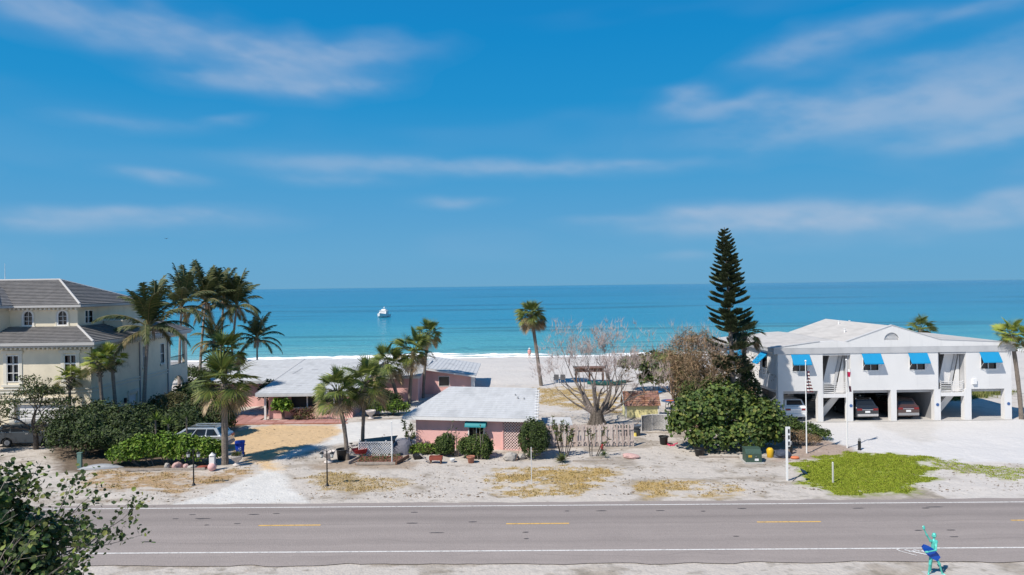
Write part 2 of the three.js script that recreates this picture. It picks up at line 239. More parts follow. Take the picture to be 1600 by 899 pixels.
function groundHeight(x, z) {
  const r = Math.min(sstep(0, 1.4, Math.max(ROADFAR(x) - z, z - ROADNEAR(x))), 1), flat = x > 21 && x < 43 && z < -50 && z > -70 ? .2 : 1;
  let y = -.02 + r * flat * (.02 + .16 * (fbm(x * .5 + 9, z * .5, 3, 0, 0, 4) - .5) + .07 * (fbm(x * 2.2, z * 2.2, 3, 0, 0, 14) - .5));
  if (z < -84) y += .25 * (fbm(x * .12, z * .25, 3, 0, 0, 24) - .4) * sstep(-84, -90, z);
  y -= 1.25 * sstep(-98, -124, z) + Math.max(0, (-124 - z)) * .05; return y;
}
function grid(xs, zs, fy) { const nx = xs.length, nz = zs.length, p = new Float32Array(nx * nz * 3), uv = new Float32Array(nx * nz * 2), id = []; for (let j = 0; j < nz; j++) for (let i = 0; i < nx; i++) { const o = j * nx + i; p[o * 3] = xs[i]; p[o * 3 + 1] = fy(xs[i], zs[j]); p[o * 3 + 2] = zs[j]; uv[o * 2] = xs[i]; uv[o * 2 + 1] = zs[j]; if (i < nx - 1 && j < nz - 1) id.push(o, o + 1, o + nx, o + 1, o + nx + 1, o + nx); } const g = new THREE.BufferGeometry(); g.setAttribute('position', new THREE.BufferAttribute(p, 3)); g.setAttribute('uv', new THREE.BufferAttribute(uv, 2)); g.setIndex(id); g.computeVertexNormals(); g.userData.ready = true; return g; }
const range = (a, b, s) => { const n = Math.round(Math.abs(b - a) / s), o = []; for (let i = 0; i <= n; i++) o.push(a + (b - a) * i / n); return o; };
const sandBump = texture(1024, 1024, (u, v) => .6 * fbm(u * 40, v * 40, 4, 40, 40, 51) + .4 * fbm(u * 160, v * 160, 2, 160, 160, 52), [12, 12], false);
{ // the yards: sand, shell, straw and lawn in one sheet
  const w = 2048, h = 1152, map = texture(w, h, (u, v) => groundColour(lerp(YX0, YX1, u), lerp(YZ0, YZ1, v)));
  map.wrapS = map.wrapT = THREE.ClampToEdgeWrapping; map.repeat.set(1 / (YX1 - YX0), 1 / (YZ1 - YZ0)); map.offset.set(-YX0 / (YX1 - YX0), -YZ0 / (YZ1 - YZ0));
  setting('yard_ground', grid(range(YX0, YX1, .26), range(YZ1, YZ0, .26), groundHeight), mat([1, 1, 1], { map, roughness: .95, bump: [sandBump, .05] }));
  const beachTex = texture(1024, 1024, (u, v) => { const a = fbm(u * 6, v * 12, 5, 6, 12, 61), b = fbm(u * 90, v * 90, 3, 90, 90, 62), t = .80 + .13 * a + .12 * b; return [.565 * t, .53 * t, .50 * t]; }, [30, 30]);
  const beachMat = mat([1, 1, 1], { map: beachTex, roughness: .95, bump: [sandBump, .08] });
  setting('beach', grid([...range(-200, -52, 2.5), ...range(-51, 52, .6), ...range(54, 200, 2.5)], range(YZ0, -150, .6), groundHeight), beachMat);
  const side = [], sideR = []; for (const [a, b, arr] of [[-900, -52, side], [52, 900, sideR]]) arr.push(grid([...range(a, b, 20)], [...range(YZ1, YZ0, 2)], (x, z) => Math.abs(x) < 53 ? groundHeight(x, z) : -.02));
  setting('land_west', side[0], beachMat); setting('land_east', sideR[0], beachMat);
  setting('land', grid(range(-900, 900, 30), [...range(600, YZ1, 20)], () => -.02), beachMat);
  setting('far_shore_west', grid(range(-3000, -200, 40), range(YZ0, -150, 5), (x, z) => groundHeight(-200, z)), beachMat); setting('far_shore_east', grid(range(200, 3000, 40), range(YZ0, -150, 5), (x, z) => groundHeight(200, z)), beachMat);
}
const roadTex = texture(1536, 384, (u, v) => { // across the carriageway: 8.13 m, along it: 36 m
  const x = u * 36, s = v * 8.13, n = fbm(u * 900, v * 200, 2, 900, 200, 3), m = fbm(u * 24, v * 6, 4, 24, 6, 13), l = fbm(u * 5, v * 40, 4, 5, 40, 17); let c = .66 + .2 * n + .13 * m + .13 * l;
  const track = a => Math.exp(-(((s - a) / .36) ** 2)); c *= 1 - (.07 * track(2.5) + .07 * track(4.0) + .15 * track(5.6) + .17 * track(7.0)) * (.55 + .9 * m);   // rubbered wheel tracks, the far lane older
  if (s > 4.75) c *= .95; c *= 1 - .22 * Math.exp(-(((s - 4.75 - .12 * (fbm(u * 40, 1.5, 3, 40, 0, 5) - .5)) / .025) ** 2)) * sstep(.35, .6, m);
  for (let k = 0; k < 5; k++) { const w = s - (.9 + k * 1.6 + 1.2 * (fbm(u * 9, k + .5, 4, 9, 0, 50 + k) - .5)); c *= 1 - .22 * Math.exp(-((w / .018) ** 2)) * sstep(.56, .64, fbm(u * 7, k + .5, 2, 7, 0, 70 + k)); }
  return c; }, [36, 8.13]);
// road: asphalt with sand-worn edges, paint on top
const roadMat = mat([.315, .27, .25], { map: roadTex, roughness: .85, bump: [T.asphaltB, .012] });
const paintTex = texture(512, 256, (u, v) => .7 + .3 * sstep(.25, .5, fbm(u * 60, v * 30, 3, 60, 30, 71)), [4, 2]);
const paintWhite = mat([.66, .64, .62], { map: paintTex }), paintYellow = mat([.70, .42, .10], { map: paintTex });
{
  const pos = [], xs = range(-300, 300, .5), ew = x => .4 * (fbm(x * .7, 2, 5) - .5);
  const far = x => ROADFAR(x) + ew(x), near = x => ROADNEAR(x) + 1.3 * ew(x + 77);
  const g = grid(xs, range(0, 1, 1 / 12), () => .012); const p = g.attributes.position, uv = g.attributes.uv;
  for (let i = 0; i < p.count; i++) { const x = p.getX(i), t = p.getZ(i), z = lerp(near(x), far(x), t); p.setZ(i, z); p.setY(i, .012 + .02 * Math.sin(Math.PI * t)); uv.setXY(i, x, t * 8.13); } g.computeVertexNormals();
  const road = setting('road', g, roadMat);
  const strip = (x0, x1, zc, w, y = .038) => grid(range(x0, x1, .5), [zc + w / 2, zc - w / 2], () => y);
  const lay = (g) => { const p = g.attributes.position; for (let i = 0; i < p.count; i++) { const x = p.getX(i), z = p.getZ(i) + .0168 * x; p.setZ(i, z); const t = (z - ROADNEAR(x)) / (ROADFAR(x) - ROADNEAR(x)); p.setY(i, .012 + .02 * Math.sin(Math.PI * clamp(t)) + .006); } g.computeVertexNormals(); return g; };
  part('edge_line', lay(strip(-300, 300, -35.93, .11)), paintWhite, road); part('edge_line', lay(strip(-300, 300, -29.8, .11)), paintWhite, road);
  for (let k = -6; k <= 6; k++) part('lane_dash', lay(strip(1.1 + k * 12.13 - 1.53, 1.1 + k * 12.13 + 1.53, -33.16, .12)), paintYellow, road);
  // worn cycle-lane emblem on the near shoulder: a rounded outline round two slanting strokes
  const X = 17.1, Z = -29.0, em = []; const line = (pts, w) => { for (let i = 0; i < pts.length - 1; i++) { const [ax, az] = pts[i], [bx, bz] = pts[i + 1], l = Math.hypot(bx - ax, bz - az), nx = -(bz - az) / l * w, nz = (bx - ax) / l * w; em.push(tri([X + ax + nx, .034, Z + az + nz], [X + bx + nx, .034, Z + bz + nz], [X + bx - nx, .034, Z + bz - nz], [X + ax + nx, .034, Z + az + nz], [X + bx - nx, .034, Z + bz - nz], [X + ax - nx, .034, Z + az - nz])); } };
  line([[1.1, -.42], [.2, -.5], [-.45, -.5], [-.66, -.38], [-.62, -.2], [-.36, .12], [-.2, .3]], .028); line([[-.36, -.34], [-.1, -.1], [.05, .02], [.34, .27]], .06); line([[-.28, -.12], [-.02, -.2]], .05); line([[.02, -.33], [.3, -.1], [.6, .2]], .055); line([[.1, -.12], [.4, -.2]], .05);
  part('cycle_emblem', em, paintWhite, road);
  const R = mulberry(88), tar = mat([.055, .05, .05], { roughness: .7 }); // dabs of tar in the wheel tracks
  for (let i = 0; i < 34; i++) { const x = lerp(-26, 30, R()), z = [-35.1, -34.9, -33.4, -32.0, -31.2, -34.2][i % 6] + .25 * (R() - .5) + .0168 * x, t = (z - ROADNEAR(x)) / (ROADFAR(x) - ROADNEAR(x)), y = .0165 + .02 * Math.sin(Math.PI * clamp(t)), w = .12 + .5 * R() * R(), pts = [], n = 8; for (let k = 0; k < n; k++) { const a0 = k / n * 6.2832, a1 = (k + 1) / n * 6.2832, q = a => [x + Math.cos(a) * w * (.8 + .4 * vnoise(a * 2 + i, i)), y, z + Math.sin(a) * .06 * (.7 + .5 * vnoise(a * 2, i + 9))]; pts.push([x, y, z], q(a1), q(a0)); } part('tar_mark', [tri(...pts)], tar, road); }
}
// straw litter and turf as real tufts
function tuftGeo(n, hgt, spread, rnd) { const pts = []; for (let i = 0; i < n; i++) { const a = rnd() * 6.28, r = spread * Math.sqrt(rnd()), x = Math.cos(a) * r, z = Math.sin(a) * r, h = hgt * (.5 + .8 * rnd()), l = rnd() * 6.28, w = .018 + .012 * rnd(), lx = Math.cos(l) * h * .5, lz = Math.sin(l) * h * .5; pts.push([x - w * Math.sin(l), 0, z + w * Math.cos(l)], [x + w * Math.sin(l), 0, z - w * Math.cos(l)], [x + lx, h, z + lz]); } return tri(...pts); }
function scatter(name, keys, n, geo, cols, label, cat, thr, seed) {
  const r = mulberry(seed), im = new THREE.InstancedMesh(geo, mat([1, 1, 1], { roughness: .9 }), n), m = new THREE.Matrix4(), q = new THREE.Quaternion(); let k = 0, tries = 0;
  while (k < n && tries++ < n * 60) { const key = keys[Math.floor(r() * keys.length)], b = BOX[key], x = lerp(b[0], b[1], r()), z = lerp(b[2], b[3], r()); const nn = fbm(x * .55 + 40, z * .9 + 90, 5) * .6 + fbm(x * 2.3 + 11, z * 3.7 + 70, 4, 0, 0, 5) * .4; if (inside(AREA[key], x, z) + 1.6 * (nn - .5) * 2 < .1 || nn < thr) continue; if (z > ROADFAR(x) - .2) continue;
    q.setFromAxisAngle(V(0, 1, 0), r() * 6.28); const s = .6 + .8 * r(); m.compose(V(x, groundHeight(x, z) - .01, z), q, V(s, s, s)); im.setMatrixAt(k, m); const c = cols[Math.floor(r() * cols.length)], v = .75 + .5 * r(); im.setColorAt(k, lin(c[0] * v, c[1] * v, c[2] * v)); k++; }
  im.count = k; im.name = name; im.castShadow = im.receiveShadow = true; scene.add(im); return tag(im, label, cat, null, 'stuff');
}
{
  const r = mulberry(3);
  scatter('lawn_grass', ['lawn', 'lawn', 'lawn', 'lawn', 'lawn', 'lawn', 'lawn', 'lawn', 'tail'], 15000, tuftGeo(8, .045, .11, r), [[.20, .265, .012], [.23, .28, .016], [.18, .235, .014], [.26, .28, .03]], 'bright green mown lawn between the road and the white house', 'grass', .3, 11);
  scatter('dry_grass', ['verge', 'dryA', 'dryB', 'dryB', 'dryC', 'back', 'back'], 5200, tuftGeo(7, .05, .17, r), [[.42, .29, .10], [.38, .27, .10], [.46, .34, .15], [.28, .22, .08]], 'straw coloured dry grass in patches over the sand', 'grass', .44, 12);
  scatter('dune_plants', ['dune'], 1500, tuftGeo(8, .3, .2, r), [[.12, .15, .03], [.2, .2, .06]], 'low green dune plants behind the white house', 'ground cover', .3, 13);
  // loose seaweed and leaf litter on the sand
  const flake = tri([-.05, .004, -.02], [.05, .004, -.03], [.03, .02, .03], [-.05, .004, -.02], [.03, .02, .03], [-.04, .012, .035]);
  const im = new THREE.InstancedMesh(flake, mat([1, 1, 1], { roughness: .9 }), 7000), m = new THREE.Matrix4(), q = new THREE.Quaternion(); let k = 0;
  for (let t = 0; t < 90000 && k < 7000; t++) { const x = lerp(-34, 36, r()), z = lerp(-37.5, -66, Math.pow(r(), 1.5)); if (fbm(x * .8, z * 1.2, 4, 0, 0, 33) < .5 || mask('lot', x, z, 0, .1, .5) > 0 || mask('shell', x, z, 0, .1, .5) > 0 && r() < .8) continue; q.setFromAxisAngle(V(0, 1, 0), r() * 6.28); const s = .4 + 1.5 * r() * r(); m.compose(V(x, groundHeight(x, z), z), q, V(s, s, s)); im.setMatrixAt(k, m); const v = .4 + .9 * r(); im.setColorAt(k, r() < .5 ? lin(.16 * v, .11 * v, .07 * v) : lin(.28 * v, .2 * v, .13 * v)); k++; }
  im.count = k; im.name = 'leaf_litter'; scene.add(im); tag(im, 'brown leaf litter and twigs strewn over the sandy yard', 'litter', null, 'stuff');
}
// sea
{
  const SEA = -1.22;
  const zs = [-112]; while (zs[zs.length - 1] > -60000) { const z = zs[zs.length - 1]; zs.push(z - Math.max(.9, (-z - 100) * .035)); }
  const xs = []; for (let i = -90; i <= 90; i++) { const t = i / 90; xs.push(Math.sign(t) * (Math.abs(t) * 110 + Math.pow(Math.abs(t), 6) * 60000)); }
  const swell = (x, z) => z > -420 ? (.34 * (fbm(x * .018 + 5, z * .14, 3, 0, 0, 81) - .5) + (z > -260 ? .16 * (fbm(x * .06 + 5, z * .33, 2, 0, 0, 82) - .5) : 0)) * sstep(-118, -135, z) : 0;
  const g = grid(xs, zs, (x, z) => SEA + swell(x, z)), p = g.attributes.position, col = new Float32Array(p.count * 3);
  const W = [[0, .34, .50, .47], [6, .18, .40, .40], [22, .08, .32, .355], [60, .042, .26, .34], [140, .018, .21, .325], [400, .014, .18, .31], [1500, .013, .16, .29], [60000, .013, .15, .27]];
  for (let i = 0; i < p.count; i++) {
    const x = p.getX(i), z = p.getZ(i), off = Math.max(0, shore(x) - z), lg = Math.log(1 + off);
    const warp = 1 + 1.5 * (fbm(x * .012 + 3, lg * 3.2, 4, 0, 0, 91) - .5); const d = off * warp; let k = 0; while (k < W.length - 2 && d > W[k + 1][0]) k++;
    const t = clamp((d - W[k][0]) / (W[k + 1][0] - W[k][0])), s = 1 - .45 * sstep(.58, .78, fbm(x / (20 + off * .5) + 9, lg * 16, 3, 0, 0, 95));
    for (let c = 0; c < 3; c++) col[i * 3 + c] = lerp(W[k][c + 1], W[k + 1][c + 1], t) * s;
  }
  g.setAttribute('color', new THREE.BufferAttribute(col, 3));
  const chop = texture(1024, 1024, (u, v) => .55 * fbm(u * 14, v * 40, 4, 14, 40, 101) + .45 * fbm(u * 60, v * 120, 3, 60, 120, 102), [46, 46], false);
  setting('sea', g, new THREE.MeshPhysicalMaterial({ color: 0xffffff, vertexColors: true, roughness: .16, ior: 1.33, bumpMap: chop, bumpScale: .8, side: THREE.DoubleSide }));
  // breaking ripples at the water's edge
  const foamTex = texture(512, 256, (u, v) => .74 + .12 * fbm(u * 60, v * 30, 4, 60, 30, 111), [6, 3]);
  for (const [off, wid, hgt, sd] of [[-.4, 1.9, .16, 1], [2.6, 1.7, .3, 2], [5.6, 1.0, .3, 3]]) {
    const fx = range(-170, 170, .35), gg = grid(fx, range(0, 1, 1 / 6), () => 0), q = gg.attributes.position;
    for (let i = 0; i < q.count; i++) { const x = q.getX(i), t = q.getZ(i), n = fbm(x * .16 + sd * 40, sd, 4), n2 = fbm(x * .9, sd * 7, 3), on = sstep(.30 + .09 * (sd - 1), .46 + .09 * (sd - 1), fbm(x * .05 + sd * 13, 4, 3)); const w = wid * (.25 + 1.1 * n + .5 * n2) * Math.max(.02, on); q.setZ(i, shore(x) - off - 2.2 * (n - .5) - (t - .5) * w); q.setY(i, SEA + .05 + hgt * Math.sin(Math.PI * t) * (.4 + n2) * on - (on < .05 ? .3 : 0)); }
    gg.computeVertexNormals(); setting(numbered('surf'), gg, mat([1, 1, 1], { map: foamTex, roughness: .8 }));
  }
}
// ---------------------------------------------------------------- plants
class Leaves {
  constructor() { this.p = []; this.c = []; }
  tri(a, b, c, k) { this.p.push(a.x, a.y, a.z, b.x, b.y, b.z, c.x, c.y, c.z); for (let i = 0; i < 3; i++) this.c.push(k[0], k[1], k[2]); }
  blade(o, d, u, l, w, k, fold = .25) { // pointed leaf from o along d, folded along its midrib; u is its upper side
    const s = d.clone().cross(u).normalize(), n = s.clone().cross(d).normalize(), m = o.clone().addScaledVector(d, l * .42), t = o.clone().addScaledVector(d, l);
    const a = m.clone().addScaledVector(s, w / 2).addScaledVector(n, w * fold), b = m.clone().addScaledVector(s, -w / 2).addScaledVector(n, w * fold);
    this.tri(o, a, t, k); this.tri(o, t, b, k);
  }
  disc(o, d, u, l, k) { // round leaf of six faces
    const s = d.clone().cross(u).normalize(), n = s.clone().cross(d).normalize(), c = o.clone().addScaledVector(d, l * .5), R = [];
    for (let i = 0; i < 6; i++) { const a = i / 6 * 6.2832, r = l * .5; R.push(c.clone().addScaledVector(d, -Math.cos(a) * r).addScaledVector(s, Math.sin(a) * r).addScaledVector(n, Math.abs(Math.sin(a)) * r * .22)); }
    for (let i = 0; i < 6; i++) this.tri(c, R[i], R[(i + 1) % 6], k);
  }
  geo() { const g = new THREE.BufferGeometry(); g.setAttribute('position', new THREE.Float32BufferAttribute(this.p, 3)); g.setAttribute('color', new THREE.Float32BufferAttribute(this.c, 3)); g.computeVertexNormals(); return g; }
  mesh(name, parent, m = M.leaf) { const o = new THREE.Mesh(this.geo(), m); o.name = name; o.castShadow = o.receiveShadow = true; parent.add(o); return o; }
}
const rndDir = r => { const z = 2 * r() - 1, a = 6.2832 * r(), s = Math.sqrt(1 - z * z); return V(s * Math.cos(a), z, s * Math.sin(a)); };
const PAL = {
  dark: [[0.0378, 0.0607, 0.0189], [0.0486, 0.0756, 0.0216], [0.0675, 0.0945, 0.027], [0.0297, 0.0486, 0.0175]], mid: [[0.0607, 0.101, 0.0216], [0.081, 0.128, 0.027], [0.101, 0.142, 0.0297], [0.0473, 0.0783, 0.0189]],
  bright: [[0.121, 0.23, 0.0162], [0.176, 0.284, 0.0243], [0.0945, 0.176, 0.0189], [0.23, 0.311, 0.0405], [0.0607, 0.115, 0.0162]], grape: [[0.0607, 0.111, 0.0216], [0.081, 0.142, 0.027], [0.115, 0.176, 0.0351], [0.0473, 0.081, 0.0189], [0.189, 0.203, 0.054]],
  olive: [[0.0945, 0.101, 0.027], [0.121, 0.115, 0.0378], [0.0743, 0.081, 0.0243], [0.162, 0.128, 0.054]], dry: [[0.297, 0.189, 0.108], [0.23, 0.149, 0.081], [0.365, 0.257, 0.149], [0.176, 0.135, 0.0675]],
};
const pick = (r, a) => { const c = a[Math.floor(r() * a.length)], v = .8 + .4 * r(); return [c[0] * v, c[1] * v, c[2] * v]; };
// leaves through the outer shell of a lumpy ellipsoid
function clump(L, r, c, R, n, size, pal, o = {}) {
  n = Math.round(n * (o.round ? 1.5 : 2.2)); if (!o.round) size *= 1.25;
  const sd = Math.floor(r() * 1000);
  for (let i = 0; i < n; i++) {
    const d = rndDir(r); if (d.y < (o.low ?? -.35)) { d.y = Math.abs(d.y) * .4; d.normalize(); }
    const lump = .52 + .95 * fbm(d.x * 3.1 + 9 + sd, d.z * 3.0 + d.y * 1.7 + 9, 3), q = lump * (.55 + .45 * Math.pow(r(), .33));
    const p = V(c[0] + d.x * R[0] * q, Math.max(.03, c[1] + d.y * R[1] * q), c[2] + d.z * R[2] * q);
    const u = d.clone().multiplyScalar(.7).add(rndDir(r).multiplyScalar(.75)).add(V(0, .35, 0)).normalize(), f = rndDir(r); f.addScaledVector(u, -f.dot(u)).normalize();
    const s = size * (.75 + .7 * r()); if (o.round) L.disc(p, f, u, s, pick(r, pal)); else L.blade(p, f, u, s, s * (o.wide ?? .5), pick(r, pal));
  }
}
function grow(r, p, d, len, rad, depth, out, tips, o) { // a limb and its limbs
  const n = depth > 2 ? 5 : 4, path = [p.clone()], R = [rad]; let q = p.clone(), e = d.clone();
  for (let i = 1; i < n; i++) { e.add(rndDir(r).multiplyScalar(o.wobble ?? .22)).add(V(0, o.up ?? .06, 0)).normalize(); q = q.clone().addScaledVector(e, len / (n - 1)); path.push(q); R.push(rad * (1 - (o.taper ?? .42) * i / (n - 1))); }
  out.push(tube(path, R, depth > 3 ? 8 : depth > 1 ? 5 : 3));
  if (depth <= 0) { tips.push([q, e]); return; }
  const k = depth > 1 ? (o.split ?? 2) + (r() < (o.more ?? .45) ? 1 : 0) : (o.twigs ?? 3);
  for (let i = 0; i < k; i++) { const a = rndDir(r); a.addScaledVector(e, -a.dot(e)).normalize(); const f = e.clone().addScaledVector(a, (o.spread ?? .62) * (.6 + .7 * r())).normalize(); const at = i === 0 ? q : path[n - 1 - Math.floor(r() * 2)]; grow(r, at, f, len * (o.shrink ?? .72) * (.8 + .4 * r()), R[n - 1] * (.62 + .25 * r()), depth - 1, out, tips, o); }
}
function shrub(name, label, cat, p, lobes, n, size, pal, seed, o = {}) { // lobes: [x, y, z, rx, ry, rz] about p
  const r = mulberry(seed), g = thing(name, label, cat, [p[0], groundHeight(p[0], p[1]), p[1]], 0, o.group), L = new Leaves();
  let vol = 0; for (const l of lobes) vol += l[3] * l[4] + l[4] * l[5] + l[3] * l[5];
  for (const l of lobes) clump(L, r, [l[0], l[1], l[2]], [l[3], l[4], l[5]], Math.round(n * (l[3] * l[4] + l[4] * l[5] + l[3] * l[5]) / vol), size, pal, o);
  L.mesh('crown', g);
  const st = [], ns = o.stems ?? 5; for (let i = 0; i < ns; i++) { const l = lobes[i % lobes.length], a = r() * 6.28; st.push(tube([[l[0] * .6 + .1 * Math.cos(a), -.15, l[2] * .6 + .1 * Math.sin(a)], [l[0] * .8 + l[3] * .2 * Math.cos(a), l[1] * .5, l[2] * .8 + l[5] * .2 * Math.sin(a)], [l[0] + l[3] * .55 * Math.cos(a), l[1] + l[4] * (.3 + .5 * r()), l[2] + l[5] * .55 * Math.sin(a)]], [.05, .035, .012], 5)); }
  if (ns) part('stem', st, o.bark ?? M.greyBark, g); return g;
}
// ---- palms: each frond is a part; a few frond shapes are shared
function featherFrond(len, e0, droop, seed, pal, twist = 0) {
  const r = mulberry(seed), L = new Leaves(), path = [], rad = []; let x = 0, y = 0, z = 0, n = 14; const pts = [];
  for (let i = 0; i <= n; i++) { const t = i / n, a = e0 - droop * Math.pow(t, 1.35); pts.push([V(x, y, z), a]); path.push(V(x, y, z)); rad.push(.04 * (1 - .85 * t) + .006); x += Math.cos(a) * len / n; y += Math.sin(a) * len / n; z += twist * t * len / n; }
  const k = 56; for (let i = 0; i < k; i++) for (const s of [-1, 1]) {
    const t = .14 + .86 * (i + .5 * r()) / k, f = t * n, j = Math.min(n - 1, Math.floor(f)), o = pts[j][0].clone().lerp(pts[j + 1][0], f - j), a = pts[j][1], fw = V(Math.cos(a), Math.sin(a), 0), up = V(-Math.sin(a), Math.cos(a), 0);
    const ll = len * .21 * Math.pow(Math.sin(Math.PI * (.12 + .80 * t)), .7) * (.65 + .6 * r()), d = V(0, 0, s).multiplyScalar(.72).addScaledVector(fw, .62 + .3 * t).addScaledVector(up, .12 - .25 * r()).add(V(0, -.15 - .3 * r(), 0)).normalize();
    const c = pick(r, pal), mid = o.clone().addScaledVector(d, ll * .55), d2 = d.clone().add(V(0, -.45, 0)).normalize(), tip = mid.clone().addScaledVector(d2, ll * .5), w = fw.clone().multiplyScalar(.030 * len / 3.4 + .006);
    const o1 = o.clone().add(w), o2 = o.clone().sub(w), m1 = mid.clone().add(w), m2 = mid.clone().sub(w); L.tri(o2, o1, m1, c); L.tri(o2, m1, m2, c); L.tri(m2, m1, tip, c);
  }
  const st = tube(path, rad, 4), sc = pick(r, [[.20, .17, .06], [.26, .2, .08]]), pa = st.attributes.position.array; for (let i = 0; i < pa.length; i += 3) { L.p.push(pa[i], pa[i + 1], pa[i + 2]); L.c.push(...sc); }
  return L.geo();
}
function fanFrond(pet, rad, e0, seed, pal, droop = .5) {
  const r = mulberry(seed), L = new Leaves(), a0 = e0, hub = V(Math.cos(a0) * pet, Math.sin(a0) * pet - pet * pet * .05, 0), a1 = a0 - .35, fw = V(Math.cos(a1), Math.sin(a1), 0), up = V(-Math.sin(a1), Math.cos(a1), 0), n = 24;
  for (let i = 0; i < n; i++) {
    const a = (i + .5 - n / 2) / n * 4.5, len = rad * (1 - .2 * Math.abs(a) / 2.25) * (.9 + .2 * r()), s = V(0, 0, 1);
    const d = fw.clone().multiplyScalar(Math.cos(a)).addScaledVector(s, Math.sin(a)).addScaledVector(up, .22 * Math.abs(Math.sin(a)) - .05).normalize(), side = fw.clone().multiplyScalar(-Math.sin(a)).addScaledVector(s, Math.cos(a)), w = len * .5 * 4.5 / n * .44;
    const m = hub.clone().addScaledVector(d, len * .55), d2 = d.clone().add(V(0, -droop * (.6 + .8 * r()), 0)).normalize(), t = m.clone().addScaledVector(d2, len * .5), c = pick(r, pal);
    const m1 = m.clone().addScaledVector(side, w).addScaledVector(up, .03), m2 = m.clone().addScaledVector(side, -w).addScaledVector(up, -.02); L.tri(hub, m1, m2, c); L.tri(m2, m1, t, c);
  }
  const st = tube([V(0, 0, 0), V(Math.cos(a0) * pet * .5, Math.sin(a0) * pet * .5 + .02, 0), hub], [.03, .022, .016], 4), pa = st.attributes.position.array; for (let i = 0; i < pa.length; i += 3) { L.p.push(pa[i], pa[i + 1], pa[i + 2]); L.c.push(.13, .15, .045); }
  return L.geo();
}
const PALM = { coco: [[.062, .088, .024], [.08, .105, .03], [.048, .068, .02], [.12, .125, .04]], cocoOld: [[.20, .16, .06], [.27, .2, .09], [.13, .125, .045]], sabal: [[.10, .14, .026], [.14, .18, .034], [.065, .095, .022], [.20, .22, .045]], sabalYoung: [[.26, .31, .04], [.18, .25, .036], [.32, .33, .07]], dead: [[.36, .26, .16], [.27, .19, .11], [.42, .33, .21]] };
const COCO = [[1.5, .45, 0], [1.3, .75, .12], [1.05, 1.1, -.1], [.75, 1.4, .1], [.35, 1.45, 0], [-.15, 1.2, 0]].map(([e, d, t], i) => [0, 1].map(k => featherFrond(3.5, e + .1 * k, d + .15 * k, 200 + i * 7 + k, i > 4 ? PALM.cocoOld : PALM.coco, t)));
const FAN = [1.45, 1.1, .75, .4, .05, -.35, -.8].map((e, i) => [0, 1].map(k => fanFrond(.95, 1.08, e + .12 * k, 300 + i * 5 + k, i > 5 ? PALM.dead : i > 4 && k ? PALM.cocoOld : PALM.sabal, .16 + .09 * i)));
const FANY = [1.4, 1.0, .6, .2, -.3].map((e, i) => [0, 1].map(k => fanFrond(.8, .85, e + .1 * k, 400 + i * 5 + k, i > 3 ? PAL.olive : PALM.sabalYoung, .18 + .09 * i)));
function palm(kind, name, label, p, H, top, s, seed, o = {}) { // top: where the crown stands, aside of the foot
  const r = mulberry(seed), gy = groundHeight(p[0], p[1]), g = thing(name, label, 'palm tree', [p[0], gy, p[1]], 0, o.group), path = [], rad = [], n = 12, r0 = o.r ?? (kind === 'coco' ? .17 : .19);
  for (let i = 0; i <= n; i++) { const t = i / n, b = Math.pow(t, o.bend ?? 1.5); path.push(V(top[0] * b + (o.bow ?? 0) * Math.sin(Math.PI * t), -.2 + (H + .2) * t, top[1] * b)); rad.push(kind === 'coco' ? r0 * (1.45 - .75 * Math.pow(t, .35)) : r0 * (1.1 - .15 * t + (t > .82 ? .25 * (t - .82) / .18 : 0)) * (1 + .06 * Math.sin(i * 2.3))); }
  const tr = [tube(path, rad, 10)];
  if (kind !== 'coco') for (let i = 0; i < 26; i++) { const t = .80 + .2 * i / 26, a = i * 2.4, q = V(top[0] * Math.pow(t, o.bend ?? 1.5), H * t, top[1] * Math.pow(t, o.bend ?? 1.5)), d = V(Math.cos(a), .9, Math.sin(a)).normalize(); tr.push(beam(q.clone().addScaledVector(d, .1), q.clone().addScaledVector(d, .34), .05, .09)); }
  part('trunk', tr, kind === 'coco' ? M.cocoBark : M.palmBark, g);
  const set = kind === 'coco' ? COCO : kind === 'young' ? FANY : FAN, N = o.n ?? (kind === 'coco' ? 24 : kind === 'young' ? 22 : 30), c = V(top[0], H, top[1]);
  for (let i = 0; i < N; i++) {
    const t = (i + .3) / N, lvl = Math.min(set.length - 1, Math.floor(Math.pow(t, o.full ?? (kind === 'coco' ? .85 : .72)) * set.length)), m = new THREE.Mesh(set[lvl][i & 1], M.leaf); m.name = 'frond'; m.castShadow = m.receiveShadow = true;
    let az = i * 2.39996 + .5 * r(); if (o.wind) az += -o.wind * Math.sin(az) * .5; m.rotation.set((r() - .5) * (kind === 'coco' ? .5 : 1.0), az, (r() - .5) * .35, 'YXZ'); const k = s * (.85 + .3 * r()); m.scale.set(k, k, k); m.position.set(c.x + .08 * Math.cos(az), c.y + .12 - .45 * t, c.z - .08 * Math.sin(az)); g.add(m);
  }
  if (kind === 'coco') { const nuts = []; for (let i = 0; i < 9; i++) { const a = i * 2.2; nuts.push(ball(.13, c.x + .3 * Math.cos(a), c.y - .25 - .15 * r(), c.z + .3 * Math.sin(a), 7, 5)); } part('coconut_cluster', nuts, mat([.16, .13, .05]), g).userData.kind = 'stuff'; const h = []; for (let i = 0; i < 10; i++) { const a = i * 1.9 + r(); h.push(tube([V(c.x, c.y - .1, c.z), V(c.x + .4 * Math.cos(a), c.y - .35, c.z + .4 * Math.sin(a)), V(c.x + .5 * Math.cos(a), c.y - 1.0 - .5 * r(), c.z + .5 * Math.sin(a))], [.06, .07, .02], 4)); } part('dead_sheath', h, mat([.30, .21, .14]), g); }
  return g;
}
